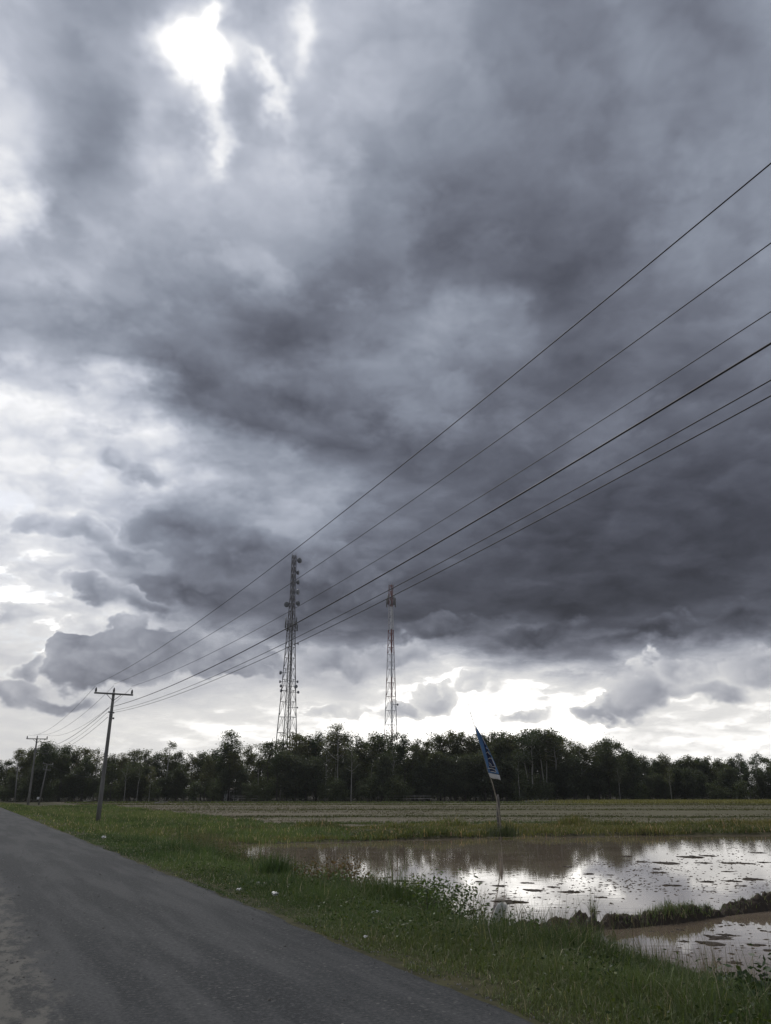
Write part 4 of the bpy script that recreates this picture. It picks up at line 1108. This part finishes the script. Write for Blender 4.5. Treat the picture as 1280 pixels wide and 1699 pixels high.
mb = MB()
for k in range(5): mb.tube([(.7 * math.cos(k * 1.257), .7 * math.sin(k * 1.257), H2 - 1.2), (.7 * math.cos(k * 1.257), .7 * math.sin(k * 1.257), H2 + .6)], .06, 4)
mb.build('top_mast', M['tower'], tw2)
dish(tw2, base2, 660, 1169, 1.9, (.8, -.6, 0), Y2, 'pale')
tag(tw2, 'slim red and white lattice mast, right of the two towers', 'tower')

# ------------------------------------------------------------------ power poles and wires
ARM = 1.28
def power_pole(s, t, label, lean=(0, 0), h=9.05):
    x, y = xy_of(s, t); z = float(land(np.array([x]), np.array([y]))[0]) if s > 5 else -.25
    root = empty('power_pole', (x, y, z - .05), ROAD_A)
    root.rotation_euler = (lean[0], lean[1], ROAD_A)
    k = np.linspace(0, 1, 7)
    MB().tube([(0, 0, q * h) for q in k], .165 - .065 * k, 10).build('shaft', M['pole'], root, smooth=False)
    bevel(MB().box((0, -.12, h - .12), (2 * ARM + .2, .10, .12)).build('crossarm', M['galv'] if False else M['pole'], root), .012)
    mb = MB()
    for sg in (-1, 1): mb.tube([(sg * .55, -.13, h - .14), (0, -.10, h - .62)], .02, 4)
    mb.build('brace', M['dark_iron'], root)
    prof = [(.02, 0), (.055, .02), (.095, .06), (.06, .09), (.085, .13), (.055, .16), (.075, .20), (.05, .24), (.045, .30), (.02, .32)]
    for xo, zo in ((-ARM, h - .05), (0, h + .02), (ARM, h - .05)):
        ins = MB().lathe(prof, 10, (np.eye(3), (xo, -.12 if xo else 0, zo))).build('insulator', M['insulator'], root, smooth=True)
        MB().tube([(xo, -.12 if xo else 0, zo - .1), (xo, -.12 if xo else 0, zo + .05)], .03, 6).build('pin', M['dark_iron'], ins)
    for zo in (h - 1.42, h - 1.55, h - 1.68, h - 1.82):
        MB().lathe([(.126, -.03), (.134, -.03), (.134, .03), (.126, .03)], 12, (np.eye(3), (0, 0, zo))).build('steel_band', M['galv'], root)
    mb = MB()
    mb.box((.17, 0, h - 1.45), (.09, .09, .10)).box((.19, 0, h - 1.85), (.12, .08, .12)).box((-.16, 0, h - 1.42), (.1, .08, .1))
    mb.build('wire_clamp', M['dark_iron'], root)
    tag(root, label, 'power pole')
    return (x, y, z - .05, h)
PT = 9.27
S0, S1, S2 = -1.0, 60.8, 122.0
PL = {}
PL[1] = power_pole(S1, PT, 'near grey power pole with crossarm in the grass right of the road', (0, R(.4)))
PL[2] = power_pole(S2, PT, 'distant power pole with crossarm before the wood, next along the line', (0, R(-.6)))
PL[0] = power_pole(S0, PT, 'power pole out of view at right that carries the overhead wires', h=9.75)
def wire(sA, zA, sB, zB, t_, sag, r, label, group=None):
    k = np.linspace(0, 1, 41)
    s = sA + (sB - sA) * k; z = zA + (zB - zA) * k - 4 * sag * k * (1 - k)
    x, y = xy_of(s, np.full_like(s, t_))
    o = MB().tube(np.stack([x, y, z], 1), r, 6).build('overhead_wire', M['wire'])
    tag(o, label, 'wire', group)
WIR = [(-ARM, 8.93, 9.55, .92, .010, 'uppermost bare overhead wire, on the left end of the crossarm'), (0, 9.02, 9.54, .92, .009, 'second overhead wire from the top, on the pole head'), (ARM, 8.93, 9.46, .98, .009, 'third overhead wire from the top, on the right end of the crossarm'),
       (.15, 7.42, 8.15, .90, .017, 'thickest black cable, fourth of the overhead lines'), (.18, 7.12, 7.62, .95, .010, 'fifth overhead line, upper of the lowest close pair'), (.18, 6.98, 7.38, .95, .010, 'lowest overhead line of all')]
for (dt, z1, z0, sag, r, lab) in WIR:
    wire(S1, z1 - .05, S0, z0, PT + dt, sag, r, lab)
for (dt, z1, z2, sag, r, lab) in [(-ARM, 8.9, 9.1, 1.1, .012, 'upper left wire running on from near pole to distant pole'), (0, 9.0, 9.2, 1.1, .012, 'middle wire running on from near pole head to distant pole head'), (ARM, 8.9, 9.1, 1.1, .012, 'right wire running on from near crossarm to distant crossarm'),
                                  (-.15, 7.4, 7.5, 1.0, .018, 'thick cable running on from near pole to distant pole'), (-.15, 7.15, 7.3, 1.2, .011, 'thin line just under the thick cable between the two poles'), (-.15, 6.75, 7.0, 1.2, .014, 'lowest line between near pole and distant pole')]:
    wire(S1, z1 - .15, S2, z2 - .35, PT + dt, sag, r, lab)

# old small poles beside the distant one
def small_pole(px_b, py_b, px_t, py_t, Y, label, arms):
    a = at_depth(px_b, py_b, Y); b_ = at_depth(px_t, py_t, Y)
    a[2] = float(land(np.array([a[0]]), np.array([a[1]]))[0]) - .05
    root = empty('low_voltage_pole', a)
    v = b_ - a
    MB().tube([(0, 0, 0), v * .5, v], [.13, .11, .085], 8).build('shaft', M['pole'], root)
    for f, ln in arms:
        bevel(MB().box(v * f + np.array([.15, -.1, 0]), (ln, .1, .1), np.array(Matrix.Rotation(R(8), 3, 'Y'))).build('crossarm', M['pole'], root), .01)
        for sg in (-1, 1): MB().lathe([(.02, 0), (.06, .03), (.05, .1), (.06, .15), (.02, .2)], 8, (np.eye(3), v * f + np.array([.15 + sg * (ln / 2 - .1), -.1, .05 - sg * .08 * ln / 2]))).build('insulator', M['galv'], root)
    tag(root, label, 'power pole'); return a + v
tp = small_pole(65, 1331, 79, 1268, 128, 'short leaning pole with two crossarms beside the distant power pole', [(1.0, 1.7), (.86, 1.2)])
tq_ = small_pole(25, 1330, 30, 1268, 150, 'faint pole in front of dark trees left of the distant power pole', [(.92, 1.6)])
k = np.linspace(0, 1, 21)
A_, B_ = tp, at_depth(165, 1293, 92.0)
pts = A_[None] * (1 - k)[:, None] + B_[None] * k[:, None]; pts[:, 2] -= 1.2 * k * (1 - k)
B_end = pts[-1]
tag(MB().tube(pts, .012, 5).build('service_wire', M['wire']), 'thin service wire from the short leaning pole', 'wire')
pts = tq_[None] * (1 - k)[:, None] + tp[None] * k[:, None]; pts[:, 2] -= 1.6 * k * (1 - k) + .3
tag(MB().tube(pts, .012, 5).build('service_wire', M['wire']), 'thin wire between the faint pole and the short leaning pole', 'wire')
# small white marker board
p = on_ground(64, 1330.5, -.3); root = empty('marker_board', p)
bevel(MB().box((0, 0, .55), (.62, .04, .36)).build('board', M['white'], root), .01); MB().tube([(0, .05, -.1), (0, .05, .7)], .03, 6).build('post', M['wood'], root)
tag(root, 'small white marker board at the foot of the distant power pole', 'sign')

# ------------------------------------------------------------------ banner
YB = 43.6
def bp(px, py, dy=0.0): return at_depth(px, py, YB + dy)
root_p = bp(832, 1386); root_p[2] = float(land(np.array([root_p[0]]), np.array([root_p[1]]))[0]) - .05
ban = empty('feather_banner', root_p)
PPX = [(832, 1388), (829.5, 1360), (824, 1325), (817, 1298), (810.5, 1281.7), (801.5, 1249), (792.2, 1221), (786, 1199), (780, 1180), (775, 1160)]
pp = np.array([bp(*q) for q in PPX]) - root_p; pp[0] = (0, 0, 0)
MB().tube(pp, [.034, .032, .030, .028, .025, .022, .019, .016, .014, .011], 6).build('banner_pole', M['bamboo'], ban)
LE = [(788.6, 1203), (792.0, 1221), (801.2, 1249), (808.0, 1271.8), (810.6, 1282)]
RE = [(789.4, 1204), (799.6, 1221), (812, 1245), (822.8, 1268.8), (828.6, 1284.5)]
def flag_pt(u, v):
    tv = np.linspace(0, 1, 5)
    l = np.array([np.interp(v, tv, [q[i] for q in LE]) for i in range(2)]); r = np.array([np.interp(v, tv, [q[i] for q in RE]) for i in range(2)])
    q = l * (1 - u) + r * u
    d = -.10 * math.sin(u * 5.5 + v * 5) * u * (.4 + v) + .04 * math.sin(v * 23) * u - .03
    return bp(q[0], q[1], d) - root_p
def cloth(name, f, nu, nv, mat, parent, thick=.006):
    V = [f(i / nu, j / nv) for j in range(nv + 1) for i in range(nu + 1)]
    Q = [(j * (nu + 1) + i, j * (nu + 1) + i + 1, (j + 1) * (nu + 1) + i + 1, (j + 1) * (nu + 1) + i) for j in range(nv) for i in range(nu)]
    o = link(name, np_mesh(name, V, None, quads=Q), mat, parent, smooth=True)
    md = o.modifiers.new('thickness', 'SOLIDIFY'); md.thickness = thick; md.offset = 0
    return o
flag = cloth('flag', flag_pt, 10, 40, M['cloth_blue'], ban)
HEM = [(810.4, 1282.2), (813.4, 1289.6)], [(829.2, 1286), (831.2, 1295)]
def hem_pt(u, v):
    l = np.array(HEM[0][0]) * (1 - v) + np.array(HEM[0][1]) * v; r = np.array(HEM[1][0]) * (1 - v) + np.array(HEM[1][1]) * v
    q = l * (1 - u) + r * u + np.array([0, math.sin(u * 6) * .8 * v])
    return bp(q[0], q[1], -.05 - .07 * math.sin(u * 5.5 + 5) * u) - root_p
cloth('hem', hem_pt, 10, 4, M['cloth_white'], ban)
def zq(x, y): return (770 + x / 13.07, 1180 + y / 13.07)
# dark field behind the letters
def navy_pt(u, v):
    L2 = [(398, 600), (455, 780), (520, 960), (545, 1110), (575, 1290)]; R2 = [(405, 605), (512, 800), (606, 968), (672, 1130), (690, 1310)]
    tv = np.linspace(0, 1, 5)
    l = np.array([np.interp(v, tv, [q[i] for q in L2]) for i in range(2)]); r = np.array([np.interp(v, tv, [q[i] for q in R2]) for i in range(2)])
    q = zq(*(l * (1 - u) + r * u))
    vv = np.clip((q[1] - 1204) / 79, 0, 1); tvv = np.linspace(0, 1, 5)
    lx = np.interp(vv, tvv, [a[0] for a in LE]); rx = np.interp(vv, tvv, [a[0] for a in RE]); uu = np.clip((q[0] - lx) / max(rx - lx, .1), 0, 1)
    return flag_pt(uu, vv) + np.array([0, -.012, 0])
cloth('lettering_ground', navy_pt, 8, 40, M['cloth_navy'], flag, .003)
mb = MB()
def on_flag(x, y):
    q = zq(x, y); vv = np.clip((q[1] - 1204) / 79, 0, 1); tvv = np.linspace(0, 1, 5)
    lx = np.interp(vv, tvv, [a[0] for a in LE]); rx = np.interp(vv, tvv, [a[0] for a in RE]); uu = np.clip((q[0] - lx) / max(rx - lx, .1), 0, 1.02)
    return flag_pt(uu, vv) + np.array([0, -.03, 0])
for stroke, wd in [([(580, 1288), (640, 1285), (685, 1312), (697, 1275), (680, 1235), (650, 1208), (600, 1185), (525, 1165)], .017), ([(590, 1130), (640, 1132), (682, 1130), (676, 1165)], .016), ([(682, 1130), (650, 1060), (620, 1000), (602, 965), (565, 958), (525, 962)], .016), ([(540, 1030), (570, 1050), (590, 1070), (607, 1108)], .012), ([(555, 1065), (575, 1112)], .014),
                   ([(574, 900), (545, 885), (522, 845), (480, 856)], .015), ([(518, 796), (495, 790), (478, 765)], .014), ([(466, 722), (440, 668), (420, 640), (400, 605)], .012)]:
    pts = np.array([on_flag(*q) for q in stroke]); mb.tube(pts, wd, 6)
mb.build('lettering', M['cloth_white'], flag)
tag(ban, 'leaning blue feather banner with white outlined letters at the far paddy edge', 'banner')
# post beside it
p = bp(828.5, 1372, .25); p[2] = float(land(np.array([p[0]]), np.array([p[1]]))[0]) - .1
topp = bp(827.5, 1318, .25)
hh = topp[2] - p[2]
root = empty('wooden_post', p)
mb = MB(); k = np.linspace(0, 1, 9)
mb.tube([(.02 * math.sin(q * 9), 0, q * hh) for q in k], [.10, .095, .105, .09, .10, .085, .095, .08, .05], 9); mb.build('stake', M['wood'], root)
MB().tube([(.10, -.02, 0), (.07, -.10, hh * .5), (.0, -.08, hh * .72)], .025, 5).build('strut', M['wood'], root)
mb = MB()
for q in (.35, .5, .62): mb.lathe([(.108, -.02), (.116, -.02), (.116, .02), (.108, .02)], 10, (np.eye(3), (0, 0, q * hh)))
mb.build('rope_tie', M['bamboo'], root)
tag(root, 'rough grey wooden post that the banner pole is tied to', 'post')

# ------------------------------------------------------------------ stump, sticks, litter, far bits
a = on_ground(815, 1556, -.58); b_ = at_depth(832, 1486, a[1] - .02)
v = b_ - a
bm = bmesh.new()
ring = []
for j, f in enumerate((0, .25, .5, .75, .92, 1.0)):
    w = .098 * (1 - .10 * f) * (.90 if f == 1 else 1)
    rr = []
    for kk in range(12):
        an = 2 * math.pi * kk / 12 + .3; q = max(abs(math.cos(an)), abs(math.sin(an)))
        rad_ = w / q * .8 + w * .2; rad_ *= 1 + .06 * math.sin(kk * 2.3 + j * 1.7)
        rr.append(bm.verts.new((v[0] * f + rad_ * math.cos(an), v[1] * f + rad_ * math.sin(an) * .8, v[2] * f + (.03 * math.sin(kk) if f > .9 else 0))))
    ring.append(rr)
for j in range(5):
    for kk in range(12): bm.faces.new((ring[j][kk], ring[j][(kk + 1) % 12], ring[j + 1][(kk + 1) % 12], ring[j + 1][kk]))
bm.faces.new(ring[5])
me = bpy.data.meshes.new('concrete_stump'); bm.to_mesh(me); bm.free()
o = link('concrete_stump', me, M['concrete'], smooth=True); o.location = a - np.array([0, 0, .12])
tag(o, 'short pale concrete stump leaning at the edge of the paddy', 'stump')
p = on_ground(970, 1540, -.6)
o = MB().tube([(0, 0, 0), (.07, .02, .10), (.16, .04, .17), (.19, .03, .22)], [.03, .035, .03, .018], 7).build('dead_stick', M['bark'])
o.location = p; tag(o, 'stubby broken stick poking out of the left end of the mud bank', 'stick')
for (px_, py_, hpx, lab) in [(649, 1512, 52, 'thickest dry stalk standing in the paddy beside the verge'), (657, 1516, 42, 'thin dry stalk just right of the thickest stalk'), (641, 1508, 46, 'thin dry stalk just left of the thickest stalk'), (1215, 1640, 74, 'tall thin dry stem in front of the nearer paddy at right'), (838, 1500, 110, 'thin upright line added as the reflection of the banner pole in the paddy'), (1100, 1612, 60, 'thin dry stem left of the tall stem over the nearer paddy'), (905, 1566, 30, 'short dry stem before the mud mound'), (820, 1630, 46, 'single pale grass stem sticking out of the verge in front')]:
    p = on_ground(px_, py_, -.66 if py_ < 1600 else -.3); hh = hpx * math.hypot(p[0], p[1]) / 1358
    if py_ >= 1600: p[2] = float(land(np.array([p[0]]), np.array([p[1]]))[0])
    rr = .010 if 'thickest' in lab else .0042
    o = MB().tube([(0, 0, -.12), (.01, 0, hh * .4), (.035 * (1 if px_ % 2 else -1), .01, hh)], [rr, rr * .9, rr * .5], 5).build('stalk_or_reflection', M['bamboo'])
    o.location = p; tag(o, lab, 'stalk')  # the tallest one is an added upright imitating the banner pole's reflection
def crumple(px_, py_, z, s_, label):
    p = on_ground(px_, py_, z); p[2] = float(land(np.array([p[0]]), np.array([p[1]]))[0]) + .05
    bm = bmesh.new(); bmesh.ops.create_icosphere(bm, subdivisions=3, radius=1)
    sd_ = random.randrange(999)
    co = np.array([vv.co for vv in bm.verts]); k_ = 1 + 1.3 * fbm(co[:, 0] * 2.2 + 7, co[:, 1] * 2.2 + co[:, 2] * 1.9, sd_, 4)
    for i, vv in enumerate(bm.verts): vv.co = (co[i, 0] * k_[i], co[i, 1] * k_[i] * .7, max(co[i, 2] * k_[i] * .45, -.25))
    me = bpy.data.meshes.new('plastic_litter'); bm.to_mesh(me); bm.free()
    o = link('plastic_litter', me, M['plastic']); o.location = p; o.scale = (s_, s_, s_); o.rotation_euler = (0, 0, random.uniform(0, 3))
    tag(o, label, 'litter')
crumple(431, 1473, -.15, .085, 'largest crumpled white plastic scrap on the verge grass')
crumple(396, 1485, -.08, .055, 'small white plastic scrap closest to the road edge')
crumple(457, 1494, -.1, .065, 'white plastic scrap in the grass below the largest one')
crumple(625, 1527, -.2, .06, 'dull white scrap in the grass left of the bushy weed')
crumple(172, 1394, -.1, .10, 'tiny pale scrap in the grass far along the road')
crumple(607, 1563, -.05, .03, 'tiny white scrap beside the asphalt edge in front')
# fallen, bleached branches before the wood
for (px_, py_, l, lab) in [(146, 1326, 1.5, 'bleached fallen branch behind the near power pole'), (268, 1333, 2.2, 'long pale fallen trunk lying before the wood right of the near pole'), (890, 1327, 4.5, 'pale log lying under the fanning trunks')]:
    p = on_ground(px_, py_, -.55)
    Yt = min(p[1], 149.0); p = at_depth(px_, py_, Yt); p[2] = FIELD_Z + .12
    mb = MB(); mb.tube([(-l / 2, 0, 0), (0, .1, .1), (l / 2, 0, .16)], [.10, .08, .04], 6)
    for q in range(4): mb.tube([(l * (q / 5 - .2), 0, .08), (l * (q / 5 - .2) + random.uniform(.2, .6), random.uniform(-.3, .3), random.uniform(.5, 1.1))], [.04, .015], 5)
    o = mb.build('fallen_branch', M['deadwood']); o.location = p; tag(o, lab, 'branch')
# hut seen through the trunks
Xh = at_depth(384, 1318, 166.0)[0]
root = empty('hut', (Xh, 166.0, FIELD_Z))
MB().box((0, 0, 1.0), (2.6, 2.4, 2.0)).build('wall', M['white'], root)
mb = MB(); mb.box((0, 0, 2.25), (3.2, 3.2, .08), np.array(Matrix.Rotation(R(9), 3, 'X'))); mb.build('roof', M['roof_metal'], root)
MB().box((.3, -1.22, .85), (.75, .05, 1.7)).build('door', M['wood'], root)
tag(root, 'small white hut glimpsed between the trunks left of the left tower', 'hut')
# low pale rail fence under the trees
def fence(px0, px1, Y, label):
    X0, X1 = at_depth(px0, 1320, Y)[0], at_depth(px1, 1320, Y)[0]
    root = empty('rail_fence', ((X0 + X1) / 2, Y, FIELD_Z)); hw = (X1 - X0) / 2
    for k in range(int((X1 - X0) // 1.8) + 1): MB().tube([(-hw + k * 1.8, 0, -.1), (-hw + k * 1.8, 0, 1.15)], .05, 6).build('post', M['wood'], root)
    for z in (.55, 1.0): bevel(MB().box((0, -.07, z), (2 * hw, .04, .09)).build('rail', M['deadwood'], root), .01)
    tag(root, label, 'fence')
fence(386, 428, 154.0, 'low pale rail fence under the trees left of the left tower')
fence(640, 716, 154.0, 'low rail fence under the trees below the right tower')
# loose stones on the asphalt
V = []; Q = []
for k in range(900):
    if k < 150: s = rng.uniform(3, 26); t_ = rng.uniform(.5, 4.1)
    elif k < 420: s = rng.uniform(3, 18); t_ = .45 + abs(rng.normal(0, .5))
    else: s = 2 + 26 * rng.random() ** 1.3; t_ = EDGE_T - .02 + rng.normal(0, .10) - abs(rng.normal(0, .06))
    x, y = xy_of(s, t_); r = rng.uniform(.006, .02) if k < 420 else rng.uniform(.004, .011); u = np.clip((t_ - LEFT_T) / (EDGE_T - LEFT_T), 0, 1)
    z = .012 + .035 * (1 - (2 * u - 1) ** 2)
    a = np.arange(5) * 2 * np.pi / 5 + rng.uniform(0, 2); rr = r * rng.uniform(.7, 1.4, 5)
    V += [(x + rr[i] * math.cos(a[i]), y + rr[i] * math.sin(a[i]), z - .006) for i in range(5)] + [(x + rr[i] * .6 * math.cos(a[i]), y + rr[i] * .6 * math.sin(a[i]), z + r * .5) for i in range(5)]
    b0 = k * 10
    Q += [(b0 + i, b0 + (i + 1) % 5, b0 + 5 + (i + 1) % 5, b0 + 5 + i) for i in range(5)]
    Q += [(b0 + 5, b0 + 6, b0 + 7, b0 + 8), (b0 + 5, b0 + 8, b0 + 9, b0 + 9)][:1]
M['stone'] = plain('loose_stones', (.06, .056, .048), (.24, .23, .21), 5, .9)
tag(link('loose_gravel', np_mesh('loose_gravel', V, None, quads=Q), M['stone']), 'loose stones scattered on the asphalt and along its crumbling edges', 'gravel', kind='stuff')

# ------------------------------------------------------------------ damp air
hz = MB().box((0, 0, 36.0), (6800, 6800, 76.0)).build('haze'); tag(hz, kind='stuff')
hm = bpy.data.materials.new('damp_air'); hm.use_nodes = True
hn = NT(hm.node_tree); hn.n.clear()
pv = hn.new('ShaderNodeVolumePrincipled'); pv.inputs['Color'].default_value = (.92, .95, 1, 1); pv.inputs['Density'].default_value = HAZE; pv.inputs['Anisotropy'].default_value = .3
hn.l.new(pv.outputs[0], hn.new('ShaderNodeOutputMaterial').inputs['Volume'])
hz.data.materials.append(hm)
